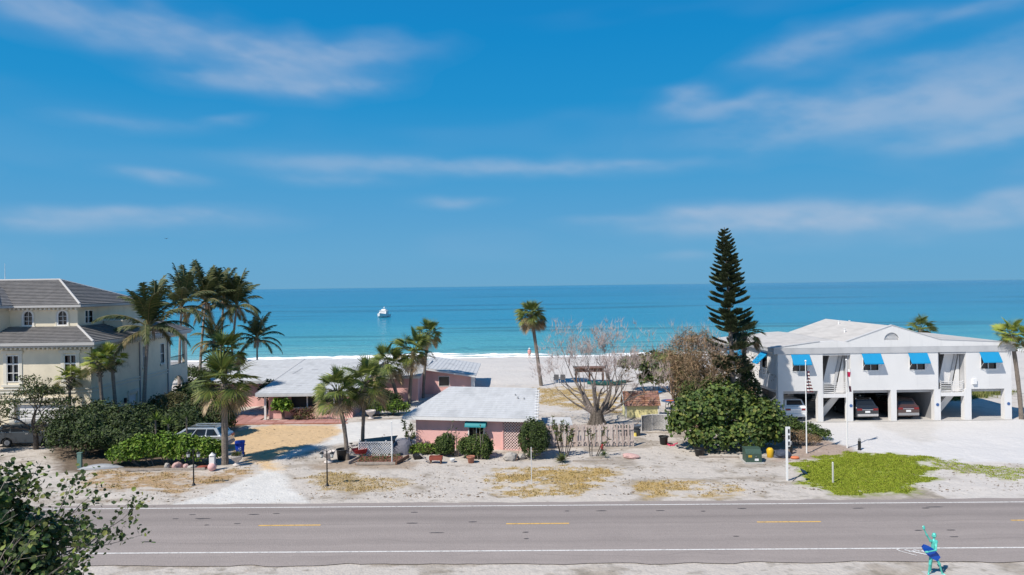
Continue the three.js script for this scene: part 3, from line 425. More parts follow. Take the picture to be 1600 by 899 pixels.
// coconut palms by the cream house
palm('coco', 'coconut_palm', 'coconut palm nearest the road, long fronds spreading over the grey tiled roof', [-31.8, -58.6], 8.6, [.35, -.4], 1.18, 21, { wind: .5, full: 1.05, n: 22 });
palm('coco', 'coconut_palm', 'tall coconut palm standing just right of the cream house side wall', [-38.2, -78], 9.9, [.4, 0], 1.32, 22, { full: 1.25, n: 22 });
palm('coco', 'coconut_palm', 'tall coconut palm with a leaning trunk, second to the right of the cream house', [-38.6, -84], 10.2, [.9, 0], 1.3, 23, { full: 1.25, n: 22 });
palm('coco', 'coconut_palm', 'coconut palm rearmost in the tall clump right of the cream house', [-37.8, -88], 10.3, [.6, 0], 1.25, 24, { full: 1.2, n: 20 });
palm('coco', 'coconut_palm', 'coconut palm at the right edge of the tall clump, fronds reaching over the sea', [-35.6, -86], 9.6, [.9, 0], 1.25, 25, { n: 22, full: 1.1 });
palm('coco', 'coconut_palm', 'short young coconut palm on the beach, right of the tall clump', [-33, -88], 5.4, [.05, 0], .95, 26, { r: .13, n: 22 });
palm('coco', 'coconut_palm', 'short young coconut palm on the beach, seen between the tall trunks', [-37, -84], 5.4, [.2, 0], .9, 27, { r: .13, n: 18 });
// cabbage palms
palm('sabal', 'cabbage_palm', 'cabbage palm with a full round crown standing beside the blue recycling bin', [-19.14, -45.14], 5.3, [-.1, -.3], 1.12, 31, { n: 36, r: .2 });
palm('sabal', 'cabbage_palm', 'cabbage palm with a bushy crown left of the pink house, behind the parked car', [-26.2, -62], 5.9, [.1, 0], 1.12, 32, { n: 32 });
palm('sabal', 'cabbage_palm', 'cabbage palm with a bowed trunk beside the black tub, crown hiding the pink porch', [-11.3, -46.24], 4.6, [-.75, -.4], .95, 33, { r: .13, bend: 2.2, bow: -.05, n: 28 });
palm('sabal', 'cabbage_palm', 'straight slim cabbage palm behind the white lattice panel', [-10.75, -48.35], 4.75, [.25, -.1], 1.05, 34, { r: .12, n: 32 });
palm('sabal', 'cabbage_palm', 'cabbage palm with a slanting trunk in front of the pink house rear wing', [-11.2, -66.5], 4.1, [-1.1, 0], 1.1, 35, { r: .17, n: 30 });
palm('sabal', 'cabbage_palm', 'cabbage palm with an upright trunk before the lower pink wall', [-10.3, -67.6], 5.3, [.5, 0], 1.15, 36, { r: .17, n: 32 });
palm('sabal', 'cabbage_palm', 'tallest cabbage palm behind the pink house, crown against the turquoise water', [-9.4, -71], 6.6, [.6, -.4], .85, 37, { r: .14, n: 32 });
palm('sabal', 'cabbage_palm', 'lone tall cabbage palm on the beach with a round crown and bare pinkish trunk', [3.25, -79], 8.2, [-1.05, 0], 1.0, 38, { r: .2, n: 54, bend: 1.1, full: .62 });
palm('sabal', 'cabbage_palm', 'cabbage palm behind the dark conical pine beside the white stilt house', [18.6, -55.5], 7.5, [.4, -.3], .82, 39, { r: .17, n: 28 });
palm('sabal', 'cabbage_palm', 'short pale cabbage palm at the left of the dead brown thicket', [15.5, -66], 3.7, [-.2, 0], 1.0, 40, { r: .16, n: 26 });
palm('sabal', 'cabbage_palm', 'cabbage palm showing only its crown above the white house roof', [50.6, -85], 5.6, [.2, 0], 1.05, 41, { n: 28 });
palm('young', 'cabbage_palm', 'yellow green cabbage palm at the right corner of the white stilt house', [42.2, -56.7], 6.9, [-.75, 0], .95, 42, { r: .16, n: 30 });
palm('young', 'fan_palm', 'small fan palm with a single slim trunk before the cream house front wall', [-34.4, -52.9], 4.9, [0, 0], .72, 43, { r: .1, n: 22 });
palm('young', 'fan_palm', 'left of the two twin fan palms at the cream house corner', [-32.2, -53.6], 6.0, [-.35, 0], .8, 44, { r: .13, n: 24 });
palm('young', 'fan_palm', 'right of the two twin fan palms at the cream house corner', [-31.6, -54.3], 6.3, [-.35, 0], .8, 45, { r: .13, n: 24 });

{ // Norfolk pine
  const r = mulberry(51), H = 15.9, g = thing('norfolk_pine', 'tall dark conical pine with tiered branches left of the white stilt house', 'pine tree', [17.1, 0, -52.4]);
  const path = [], rad = []; for (let i = 0; i <= 14; i++) { const t = i / 14; path.push(V(-.75 * t, H * t - .2 * (1 - t), 0)); rad.push(.24 * (1 - t) + .025); } part('trunk', tube(path, rad, 9), mat([.17, .14, .125], { map: T.bark, bump: [T.barkB, .03] }), g);
  const geos = [0, 1, 2].map(k => { const rr = mulberry(500 + k), L = new Leaves(), pa = [], ra = []; for (let i = 0; i <= 5; i++) { const t = i / 5; pa.push(V(t, .02 + .30 * t * t, 0)); ra.push(.018 * (1 - t) + .005); }
    const st = tube(pa, ra, 4).attributes.position.array; for (let i = 0; i < st.length; i += 3) { L.p.push(st[i], st[i + 1], st[i + 2]); L.c.push(.07, .06, .045); }
    for (let i = 0; i < 260; i++) { const t = .2 + .82 * Math.sqrt(rr()), o = V(Math.min(t, 1), .02 + .30 * t * t, 0), wd = .2 * Math.sin(Math.PI * clamp((t - .1) / 1.0)) + .03, a = (rr() - .5) * 2; o.z += a * wd; const d = V(.75, .75 + .3 * rr(), a * .9).normalize(); L.blade(o, d, rndDir(rr), .2 + .1 * rr(), .06, pick(rr, [[.045, .07, .028], [.065, .09, .036], [.036, .054, .024], [.11, .13, .06]])); } return L.geo(); });
  let i = 0; for (let y = 4.2; y < H - .1;) { const t = y / H, env = y < 8 ? lerp(1.3, 1.5, sstep(4, 8, y)) : 1.5 * Math.pow(clamp((H - y) / (H - 8)), .6) + .1, k = t > .93 ? 4 : 6, a0 = r() * 6.28; for (let j = 0; j < k; j++) { if (r() < (y < 7.5 ? .55 : y < 9.8 ? .28 : y < 11 ? .1 : 0)) continue; const m = new THREE.Mesh(geos[i++ % 3], M.leaf); m.name = 'branch'; m.castShadow = m.receiveShadow = true; const s = env * (y < 8.5 ? .6 + .7 * r() : .85 + .25 * r()); m.scale.set(s, s * (t > .85 ? 1.3 : 1), s * .9 + .15); m.rotation.y = a0 + j * 6.2832 / k + .3 * r(); m.position.set(-.75 * t, y + .1 * r(), 0); g.add(m); } y += lerp(.44, .25, sstep(.55, .95, t)); }
}
{ // the bare tree
  const r = mulberry(61), g = thing('bare_tree', 'large leafless tree with a thick forked grey trunk behind the picket fence', 'tree', [6.9, 0, -56.6]);
  const out = [], tips = []; const trunk = [];
  trunk.push(tube([[0, -.3, 0], [.05, .5, 0], [.1, 1.3, 0]], [.7, .5, .4], 12)); for (let i = 0; i < 6; i++) { const a = i * 1.05; trunk.push(tube([[.75 * Math.cos(a), -.2, .55 * Math.sin(a)], [.45 * Math.cos(a), .4, .35 * Math.sin(a)], [.3 * Math.cos(a), 1.2, .25 * Math.sin(a)]], [.2, .2, .15], 7)); }
  part('trunk', trunk, mat([.15, .125, .105], { map: T.bark, bump: [T.barkB, .06] }), g);
  for (const [dx, dy, dz, l, rr] of [[-.7, 1, .1, 2.5, .30], [.75, .95, .1, 2.5, .28], [.05, 1, -.3, 2.5, .24], [-.3, 1, .35, 2.4, .22], [.4, 1, .3, 2.4, .2], [-1.3, .55, .05, 2.3, .15], [-1.0, .8, -.4, 2.4, .17], [1.1, .75, -.35, 2.4, .17], [-.1, 1, .1, 2.6, .2], [1.3, .7, .3, 2.4, .13], [1.45, .8, -.1, 2.6, .15], [1.0, 1, .3, 2.7, .15], [-1.2, 1, .2, 2.6, .14], [-.55, 1, -.4, 2.5, .17]]) grow(r, V(.1 + dx * .35, .9, dz * .4), V(dx, dy, dz).normalize(), l, rr * .72, 5, out, tips, { wobble: .24, up: .10, spread: .6, shrink: .70, split: 2, more: .3, twigs: 4, taper: .5 });
  part('branches', out, mat([.25, .21, .185], { map: T.bark, bump: [T.barkB, .03] }), g);
  const tw = []; for (const [q, e] of tips) for (let i = 0; i < 3; i++) { const d = e.clone().add(rndDir(r).multiplyScalar(.7)).normalize(), l = .35 + .5 * r(); tw.push(tri(q.clone().addScaledVector(V(.012, 0, .006), 1), q.clone().addScaledVector(V(-.012, 0, -.006), 1), q.clone().addScaledVector(d, l))); } part('twigs', tw, mat([.36, .29, .275], { roughness: .9 }), g);
}
{ // dead thicket
  const r = mulberry(71), g = thing('dead_thicket', 'large dead brown thicket of tangled twigs left of the tall pine', 'dead tree', [15.2, 0, -55.5]); const out = [], tips = [];
  for (let i = 0; i < 13; i++) { const a = i * 2.4, s = .25 + .5 * r(); grow(r, V(.5 * Math.cos(a), 0, .5 * Math.sin(a)), V(s * Math.cos(a) - .12, 1, s * Math.sin(a)).normalize(), 3.1, .1, 4, out, tips, { wobble: .22, up: .05, spread: .6, shrink: .66, split: 2, more: .7, twigs: 4 }); }
  part('branches', out, M.brownTwig, g); const L = new Leaves(), hi = []; for (const [q, e] of tips) { if (q.y > 6.3) { for (let i = 0; i < 2; i++) { const d = e.clone().add(rndDir(r).multiplyScalar(.4)).normalize(); hi.push(tri(q.clone().add(V(.008, 0, 0)), q.clone().add(V(-.008, 0, 0)), q.clone().addScaledVector(d, .5 + .4 * r()))); } } else for (let i = 0; i < 5; i++) L.blade(q.clone().addScaledVector(rndDir(r), .22), e.clone().add(rndDir(r)).normalize(), rndDir(r), .22, .05, pick(r, PAL.dry)); }
  clump(L, r, [-.3, 5.0, 0], [2.3, 2.9, 1.9], 2600, .3, PAL.dry, { wide: .14, low: -.9 }); clump(L, r, [-.8, 3.8, .3], [1.6, 1.7, 1.4], 1200, .3, PAL.dry.concat(PAL.olive), { wide: .14, low: -.9 }); L.mesh('dead_leaves', g); part('twigs', hi, M.deadTwig, g);
}
// sea grapes and shrubs on the right
shrub('sea_grape_tree', 'low spreading dark green sea grape tree on the beach behind the yellow playhouse', 'tree', [15.4, -74], [[-1.8, 2.9, 0, 2.0, 1.0, 1.5], [.6, 2.8, 0, 2.3, 1.5, 2], [2.3, 2.0, .4, 1.9, 1.6, 1.8], [-.4, 1.4, .5, 1.4, 1.0, 1.2]], 3600, .24, PAL.grape.concat(PAL.dark), 81, { round: true, stems: 8 });
shrub('sea_grape_bush', 'big round leaved sea grape bush beside the green utility cabinet', 'bush', [14.6, -47.6], [[-1.5, 2.4, -.3, 2.0, 1.7, 1.6], [.4, 2.9, -.8, 1.8, 1.6, 1.6], [-.9, 1.0, .7, 1.7, 1.0, 1.2], [2.4, 1.9, 0, 1.6, 1.7, 1.5], [1.4, 1.0, .6, 1.4, 1.1, 1.1], [3.3, 1.1, -.4, 1.1, 1.0, 1.1], [-2.9, 1.7, -.2, .9, .9, .9]], 5600, .21, PAL.grape.concat(PAL.mid, [[.15, .19, .03]]), 82, { round: true, stems: 12, low: -.6 });
shrub('yellowing_shrub', 'yellowing fine leaved shrub at the foot of the dead thicket', 'bush', [14.7, -52.8], [[-.3, 2.6, 0, 1.4, 1.6, 1.3], [1.6, 3.0, -.3, 1.7, 1.6, 1.4]], 4200, .15, PAL.mid.concat(PAL.olive), 83, { stems: 8 });
shrub('vine_shrub', 'dark leafy vines climbing round the palm trunk beside the pine', 'bush', [18.7, -54.2], [[0, 2.6, 0, .9, 1.9, .9], [-.3, 4.7, -.2, .6, 1.2, .6], [.9, 1.4, .4, 1.2, 1.3, 1]], 2600, .15, PAL.dark.concat(PAL.mid), 84, { stems: 6 });
shrub('low_shrub', 'low green shrub at the edge of the white parking lot', 'bush', [21.0, -50.6], [[-.9, .8, 0, 1.2, .9, 1], [.6, .5, 0, 1.1, .65, .8], [1.6, .35, .3, .7, .4, .6]], 2200, .13, PAL.mid, 85, {});
shrub('dry_shrub', 'brown dried out shrub beside the black bollard', 'bush', [20.2, -48.6], [[0, .45, 0, .9, .6, .7], [.9, .35, .1, .7, .4, .5]], 1500, .1, PAL.dry, 86, { wide: .25 });
shrub('grassy_shrub', 'rusty green grassy shrub behind the painted round table', 'bush', [18.2, -68.5], [[0, .5, 0, 1.3, .9, .9], [-1.1, .3, .2, .8, .5, .7]], 1400, .22, PAL.olive.concat(PAL.mid), 87, { wide: .2, stems: 0 });
// the dense planting before the cream house
const dm = PAL.dark.concat(PAL.dark, PAL.mid);
[[-30.6, -48.6, 2.1, 2.9, 'dark shrub nearest the green utility post, before the cream house'], [-28.2, -50.4, 2.1, 3.0, 'dark shrub under the twin fan palms'], [-27.6, -47.9, 1.9, 2.3, 'dark shrub just behind the left end of the bright hedge'], [-25.4, -51.6, 2.1, 2.6, 'dark shrub behind the silver car bonnet'], [-24.6, -54.6, 2.0, 2.9, 'dark shrub behind the silver car roof'], [-31.6, -51.4, 1.9, 3.2, 'dark shrub against the cream house corner']].forEach(([x, z, R, h, l], i) => shrub('garden_shrub', l, 'bush', [x, z], [[0, h * .52, 0, R, h * .55, R], [R * .5, h * .4, .5, R * .7, h * .45, R * .7]], 3000, .17, i === 4 ? dm.concat(PAL.olive) : dm, 90 + i, { group: 'dark shrubs before the cream house' }));
shrub('broadleaf_bush', 'glossy dark broadleaf bush between the cream house and the pink house', 'bush', [-28.4, -61.6], [[0, 1.9, 0, 1.7, 1.6, 1.5], [-1.3, 1.5, .2, 1.2, 1.3, 1.2]], 2600, .22, PAL.dark.concat(PAL.grape), 97, { round: true });
shrub('olive_shrub', 'olive brown shrub below the cream house side door', 'bush', [-29.2, -57.4], [[0, 1.6, 0, 1.7, 1.5, 1.3]], 2200, .12, PAL.olive, 98, {});
shrub('hedge', 'bright green leafy hedge along the front garden kerb', 'hedge', [-23, -45.3], [[-2.9, .65, 0, .9, .7, .7], [-1.7, .95, 0, 1.2, .95, .8], [-.2, 1.0, -.1, 1.3, 1.0, .85], [1.3, .9, 0, 1.2, .95, .8], [2.5, .85, 0, .9, .85, .7]], 5200, .16, PAL.bright, 99, { stems: 10, wide: .62 });
shrub('vine_clump', 'dark climbing vine at the left end of the pink house wall', 'bush', [-23.6, -65.8], [[0, 1.5, 0, .9, 1.2, .8], [.6, .5, .4, .8, .5, .6]], 1300, .16, PAL.dark, 101, {});
shrub('beach_scrub', 'scrub on the beach behind the pink house left wing', 'bush', [-25.5, -84], [[0, .9, 0, 1.9, 1.1, 1.2], [-2.2, .8, 0, 1.3, .9, 1]], 1500, .25, PAL.mid.concat(PAL.dark), 102, { wide: .25 });
shrub('beach_scrub', 'scrub on the beach behind the tall coconut clump', 'bush', [-40, -84], [[0, 1.0, 0, 2.6, 1.1, 1.2], [3.4, .8, 0, 2, .9, 1]], 1800, .25, PAL.mid.concat(PAL.dark), 103, { wide: .3 });
// round clipped bushes by the pink cottage
shrub('round_bush', 'left and smallest of the clipped dark bushes before the pink cottage', 'bush', [-4.75, -46.9], [[0, .7, 0, .72, .78, .7]], 2600, .1, PAL.mid, 104, { low: -.7, wide: .5 });
shrub('round_bush', 'wide middle bush below the teal awning of the pink cottage', 'bush', [-2.6, -46.3], [[-.35, .7, 0, .85, .8, .7], [.5, .68, .1, .75, .82, .7]], 4000, .1, PAL.mid.concat([[.13, .18, .03]]), 105, { low: -.7, wide: .5 });
shrub('round_bush', 'tall rounded bush at the right end of the pink cottage', 'bush', [1.25, -46.1], [[0, 1.25, 0, 1.0, 1.3, .95]], 4400, .1, PAL.mid.concat(PAL.dark), 106, { low: -.7, wide: .5 });
shrub('porch_plant', 'bright broadleaf plant at the left corner of the pink porch', 'bush', [-20.4, -60.3], [[0, 1.25, 0, .75, .6, .5]], 420, .24, PAL.bright, 107, { wide: .8 });
shrub('porch_creeper', 'reddish flowering creeper over the pink porch wall', 'bush', [-17.6, -60.3], [[0, .62, 0, 1.7, .5, .25], [-1, .3, .2, .8, .35, .3]], 700, .12, PAL.olive.concat([[.2, .08, .06], [.16, .06, .05]]), 108, { stems: 8 });
shrub('garden_bush', 'green bush at the foot of the palms beside the cottage roof', 'bush', [-12.2, -61.8], [[0, .8, 0, 1.2, .9, .9], [1.6, .6, -.4, .9, .7, .8]], 1900, .16, PAL.mid.concat(PAL.bright), 109, {});
shrub('dark_bush', 'dark bush in the shade beneath the pink house palms', 'bush', [-12.8, -65.2], [[0, .9, 0, 1.8, 1.0, 1]], 1500, .17, dm, 110, {});
{ // flat-topped tree before the cream house
  const r = mulberry(121), g = thing('spreading_tree', 'dark spreading flat topped tree before the cream house garage', 'tree', [-35.2, 0, -50.2]); const out = [], tips = [];
  part('trunk', tube([[0, -.2, 0], [.02, .8, 0], [-.05, 1.5, 0]], [.2, .17, .15], 8), M.darkBark, g);
  for (const [x, y, z] of [[-.8, .8, .1], [.9, .8, .1], [.05, 1, .2], [-.3, 1, -.4], [.5, 1, -.2], [-1.1, .35, .2], [1.1, .4, -.1]]) grow(r, V(-.05, 1.4, 0), V(x, y, z).normalize(), 1.55, .09, 3, out, tips, { wobble: .3, up: .02, spread: .75, shrink: .72, split: 2, more: .6, twigs: 3 });
  part('branches', out, M.darkBark, g); const L = new Leaves(); for (const [q] of tips) if (r() < .8) for (let i = 0; i < 46; i++) { const d = rndDir(r); L.blade(V(q.x + d.x * .5, q.y + d.y * .16, q.z + d.z * .5), rndDir(r), V(0, 1, 0).add(rndDir(r)).normalize(), .2, .1, pick(r, dm.concat(PAL.olive))); } L.mesh('crown', g);
}
{ // sea grape on this side of the road, at the left edge: we look across its top
  const r = mulberry(131), g = thing('roadside_sea_grape', 'big dark sea grape tree at the left edge on the near side of the road', 'tree', [-13.95, 0, -14.6]); const out = [], tips = [];
  part('trunk', [tube([[0, -.3, 0], [.1, 1.5, 0], [.2, 3.2, 0], [.3, 5.0, .1]], [.36, .3, .26, .2], 9), tube([[.1, 1.4, 0], [1.0, 3.2, .3], [1.9, 4.9, .2]], [.2, .17, .12], 8)], M.greyBark, g);
  const O = { wobble: .26, up: .04, spread: .68, shrink: .74, split: 2, more: .5, twigs: 3 };
  for (const [ox, oy, x, y, z, l] of [[.3, 4.1, -.4, 1, .2, 1.5], [.3, 4.1, .2, 1, -.4, 1.5], [.3, 4.1, .7, .9, .1, 1.5], [1.6, 3.7, .3, 1, -.3, 1.35], [1.6, 3.7, .9, .8, .1, 1.4], [1.6, 3.7, 1, .35, -.3, 1.5], [1.6, 3.7, .6, .6, .7, 1.3], [.8, 3.0, .9, .2, .4, 1.4], [1.0, 2.8, .9, .5, -.5, 1.5], [1.6, 3.7, 1, .1, .25, 1.5], [.3, 4.1, -.7, .6, -.5, 1.4], [.3, 4.1, .3, .7, .8, 1.3], [1.6, 3.7, .1, 1, .3, 1.4], [1.3, 3.3, .75, .7, -.1, 1.4]]) grow(r, V(ox + (ox > .5 ? .35 : .4), oy + 1.1, 0), V(x, y, z).normalize(), l * .95, .085, 3, out, tips, O);
  const bare = [], bt = []; for (const [x, y, z] of [[.7, .75, .3], [.5, .95, .5], [.95, .42, .6], [.85, .12, .5], [.3, 1, .4], [1, .3, .2]]) grow(r, V(1.8, 4.9, .4), V(x, y, z).normalize(), 1.9, .04, 2, bare, bt, { wobble: .2, spread: .5, shrink: .55, taper: .5 });
  part('branches', out, M.greyBark, g); part('bare_branches', bare, mat([.46, .40, .35], { map: T.bark }), g);
  const L = new Leaves(), pal = PAL.grape.concat(PAL.dark, [[.2, .25, .05]]); for (const [q, e] of tips) for (let i = 0; i < 20; i++) { const p = q.clone().addScaledVector(rndDir(r), .08 + .3 * r()).addScaledVector(e, -.35 * r()), u = V(0, .7, 0).add(rndDir(r)).normalize(), f = rndDir(r); f.addScaledVector(u, -f.dot(u)).normalize(); L.disc(p, f, u, .07 + .06 * r(), pick(r, pal)); }
  clump(L, r, [1.9, 6.3, 0], [1.5, 1.75, 1.3], 3000, .12, pal, { round: true, low: -.9 }); clump(L, r, [2.6, 5.5, 0], [1.6, 1.2, 1.2], 2600, .12, pal, { round: true, low: -.9 }); clump(L, r, [3.1, 4.7, .1], [1.7, .95, 1.1], 1800, .12, pal, { round: true, low: -.9 }); L.mesh('crown', g);
}
// spiky plants
function spiky(name, label, p, H, n, len, wid, pal, seed, group, y0 = .2) { const r = mulberry(seed), gy = groundHeight(...p), g = thing(name, label, 'plant', [p[0], gy, p[1]], 0, group), L = new Leaves(); if (H > .3) part('trunk', tube([[0, -.15, 0], [.05, H * .5, .03], [0, H, 0]], [.07, .055, .05], 6), M.palmBark, g); for (let i = 0; i < n; i++) { const a = i * 2.4, e = lerp(1.35, -.1, Math.pow(i / n, .8)), d = V(Math.cos(a) * Math.cos(e), Math.sin(e), Math.sin(a) * Math.cos(e)); L.blade(V(0, H, 0), d, V(0, 1, .1), len * (.8 + .4 * r()), wid, pick(r, pal), .3); } L.mesh('leaves', g); return g; }
spiky('yucca', 'yucca with the thickest stem beside the silver car bonnet', [-24.9, -47.4], 2.6, 44, .72, .07, PAL.mid.concat(PAL.bright), 141, 'yuccas by the silver car'); spiky('yucca', 'middle yucca in front of the silver car front door', [-23.8, -47.0], 2.4, 40, .7, .07, PAL.mid.concat(PAL.bright), 142, 'yuccas by the silver car'); spiky('yucca', 'tall slim yucca before the silver car rear door', [-22.5, -46.9], 2.9, 36, .6, .06, PAL.mid, 143, 'yuccas by the silver car');
spiky('agave', 'spiky agave rosette on the sand before the picket fence', [3.1, -44.6], .12, 46, .62, .09, PAL.mid.concat(PAL.olive), 144);
spiky('aloe', 'small aloe at the middle of the picket fence', [6.0, -45.6], .1, 26, .45, .07, PAL.mid, 145);
function stemmy(name, label, p, stems, seed, leaves = 40, bark = M.darkBark) { const r = mulberry(seed), g = thing(name, label, 'plant', [p[0], groundHeight(...p), p[1]]), st = [], L = new Leaves(); for (const [dx, h, dz] of stems) { const a = V(dx * .3, -.15, dz * .3), b = V(dx * .7 + .35 * (r() - .5), h * .5, dz * .7 + .2 * (r() - .5)), c = V(dx, h, dz), b2 = b.clone().lerp(c, .5).add(V(.3 * (r() - .5), 0, .2 * (r() - .5))); st.push(tube([a, b, b2, c], [.036, .03, .024, .014], 6)); for (let i = 0; i < leaves; i++) { const t = .35 + .65 * r(), q = b.clone().lerp(c, t * 2 - 1 < 0 ? t : t); L.blade(q, V(0, .5, 0).add(rndDir(r)).normalize(), rndDir(r), .2 + .14 * r(), .08, pick(r, PAL.mid.concat(PAL.olive))); } } part('stem', st, bark, g); L.mesh('leaves', g); return g; }
stemmy('euphorbia', 'tall many stemmed succulent at the left end of the picket fence', [3.4, -46.2], [[-.5, 2.0, 0], [-.15, 2.4, .1], [.2, 2.2, -.1], [.5, 1.9, .1], [-.3, 1.5, .2], [.35, 1.4, .2], [-.75, 2.7, -.1]], 151, 46);
stemmy('euphorbia', 'thin leafy stems before the middle of the picket fence', [5.2, -46.0], [[-.2, 2.0, 0], [.15, 1.5, 0], [.9, 1.9, .1], [1.2, 1.2, 0]], 152, 22);
stemmy('frangipani', 'bare forked frangipani beside the left clipped bush', [-3.9, -46.6], [[-.6, 2.0, 0], [-.3, 2.5, .1], [.2, 1.7, .1], [.35, 1.2, 0], [-.1, 1.9, 0]], 153, 4, M.greyBark);
stemmy('frangipani', 'slim bare frangipani before the teal awning', [-2.3, -45.7], [[.1, 2.4, 0], [-.25, 1.9, 0], [.3, 2.0, .1]], 154, 6, M.greyBark);
stemmy('cactus_shrub', 'leggy green shrub against the left corner of the pink cottage', [-7.3, -48.4], [[-.5, 2.1, 0], [.05, 1.9, 0], [-.25, 1.4, .2], [.25, 1.2, .2]], 155, 40);
shrub('bromeliads', 'low bright green plants at the left corner of the pink cottage', 'plant', [-6.2, -47.6], [[0, .25, 0, 1.2, .35, .5]], 700, .2, PAL.bright.concat(PAL.olive), 156, { stems: 0, wide: .3 });
// ---------------------------------------------------------------- buildings
const toWorld = (g, p, turn = 0) => (g.rotateY(turn), g.translate(...p));
// a window set in a wall: pane, frame bars and surround; x y are on the wall, f maps a geometry made in x y (facing +z) to its place
function windowUnit(parent, f, x0, x1, y0, y1, o = {}) {
  const put = gs => [gs].flat(9).map(g => f(g)), fr = o.frame ?? .05, d = o.depth ?? .06;
  const w = partW('window', put([box(x0 - fr, x1 + fr, y1, y1 + fr, -d, .03), box(x0 - fr, x1 + fr, y0 - fr, y0, -d, .035), box(x0 - fr, x0, y0, y1, -d, .03), box(x1, x1 + fr, y0, y1, -d, .03), ...(o.bars ?? []).map(([a, b, c, e]) => box(a, b, c, e, -d + .01, 0))]), o.mat ?? M.trim, parent);
  partW('pane', put([box(x0, x1, y0, y1, -d - .02, -d)]), o.glass ?? M.glass, w); return w;
}
const front = z => g => g.translate(0, 0, z);                                   // wall facing the road at depth z
const eastSide = x => g => g.rotateY(Math.PI / 2).translate(x, 0, 0);            // wall facing +x: made in x = -z
const westSide = x => g => g.rotateY(-Math.PI / 2).translate(x, 0, 0);           // wall facing -x: made in x = z
{ // ---- cream villa
  const v = thing('cream_house', 'large cream stucco house with grey tiled hip roofs and arched windows', 'house', [-37, 0, -54]);
  const gX0 = -39.5, gX1 = -35.2;
  partW('wall', [plate([[-50, 0], [-33.4, 0], [-33.4, 7.35], [-50, 7.35]], .3, [rectH(gX0, gX1, .02, 2.7), rectH(-40.0, -39.15, 4.55, 6.55), rectH(-35.45, -34.6, 4.55, 6.55)]).translate(0, 0, -54), box(-50, -33.7, 0, 7.35, -66.3, -66), eastSide(-33.4)(plate([[54.3, 0], [66.3, 0], [66.3, 7.35], [54.3, 7.35]].map(p => p), .3, [rectH(56.7, 57.5, 1.2, 2.3), rectH(59.3, 60.6, .1, 2.5), rectH(61.6, 62.2, 4.7, 6.6), rectH(64.7, 65.3, 4.7, 6.5)]))], M.cream, v);
  partW('string_course', [box(-50, -33.34, 3.62, 3.74, -53.999, -53.93), box(-50, -33.34, 3.88, 3.98, -53.999, -53.9), box(-33.401, -33.32, 3.62, 3.74, -66.3, -54.0), box(-33.401, -33.3, 3.88, 3.98, -66.3, -54.0)], M.stoneTrim, v);
  for (const [a, b] of [[-40.0, -39.15], [-35.45, -34.6]]) { const w = windowUnit(v, front(-54.0), a, b, 4.55, 6.55, { depth: .14, bars: [[(a + b) / 2 - .02, (a + b) / 2 + .02, 4.55, 6.55], [a, b, 5.18, 5.22], [a, b, 5.86, 5.96]] }); partW('surround', [box(a - .32, a - .06, 4.3, 6.75, -53.999, -53.95), box(b + .06, b + .32, 4.3, 6.75, -53.999, -53.95), box(a - .42, b + .42, 6.75, 6.98, -53.999, -53.88), box(a - .42, b + .42, 4.12, 4.3, -53.999, -53.86)], M.stoneTrim, w); }
  { const d = partW('garage_door', [box(gX0, gX1, .02, 2.7, -54.25, -54.2)], M.white, v); for (let i = 0; i < 5; i++) for (let j = 0; j < 6; j++) partW('door_panel', [box(gX0 + .08 + j * .71, gX0 + .7 + j * .71, .08 + i * .53, .5 + i * .53, -54.2, -54.175)], M.white, d); }
  partW('garage_surround', [box(gX0 - .4, gX0 - .003, 0, 3.0, -53.999, -53.93), box(gX1 + .003, gX1 + .4, 0, 3.0, -53.999, -53.93), box(gX0 - .45, gX1 + .45, 3.0, 3.25, -53.999, -53.88)], M.stoneTrim, v);
  const E = eastSide(-33.4); // side wall openings: local x is the depth
  for (const [a, b, y0, y1] of [[56.7, 57.5, 1.2, 2.3], [61.6, 62.2, 4.7, 6.6], [64.7, 65.3, 4.7, 6.5]]) { const w = windowUnit(v, E, a, b, y0, y1, { depth: .12, bars: [[a, b, (y0 + y1) / 2 - .02, (y0 + y1) / 2 + .02], [(a + b) / 2 - .015, (a + b) / 2 + .015, y0, y1]] }); partW('sill', [E(box(a - .15, b + .15, y0 - .22, y0 - .06, .002, .12))], M.stoneTrim, w); }
  { const d = partW('side_door', [E(box(59.3, 60.6, .1, 2.5, -.2, -.14))], M.white, v); partW('door_frame', [E(box(59.1, 59.297, .1, 2.7, .002, .06)), E(box(60.603, 60.8, .1, 2.7, .002, .06)), E(box(59.1, 60.8, 2.703, 2.95, .002, .09))], M.stoneTrim, d); }
  for (const z of [60.95, 65.9]) partW('downspout', [E(box(z, z + .1, .2, 7.0, .01, .1))], M.grey, v);
  partW('wall_lamp', [E(box(58.5, 58.7, 2.0, 2.4, .002, .16))], M.black, v);
  // lower skirt roof
  const ex = -32.75, ez = -53.3, ey = 7.62, ux = -36, uz = -56.5, uy = 8.72;
  const low = partW('lower_roof', [slab([-50, ey, ez], [ex, ey, ez], [ux, uy, uz], [-50, uy, uz], .14), slab([ex, ey, ez], [ex, ey, -69.6], [ux, uy, -69.0], [ux, uy, uz], .14)], M.tile, v);
  partW('tile_course', courses([-50, ey + .01, ez], [ex, ey + .01, ez], [ux, uy + .01, uz], [-50, uy + .01, uz], 11, .085), M.tile, low); partW('tile_course', courses([ex, ey + .01, ez], [ex, ey + .01, -69.6], [ux, uy + .01, -69.0], [ux, uy + .01, uz], 11, .085), M.tile, low);
  partW('hip_ridge', [bar([ex, ey + .06, ez], [ux, uy + .06, uz], .1, 7)], M.ridge, low);
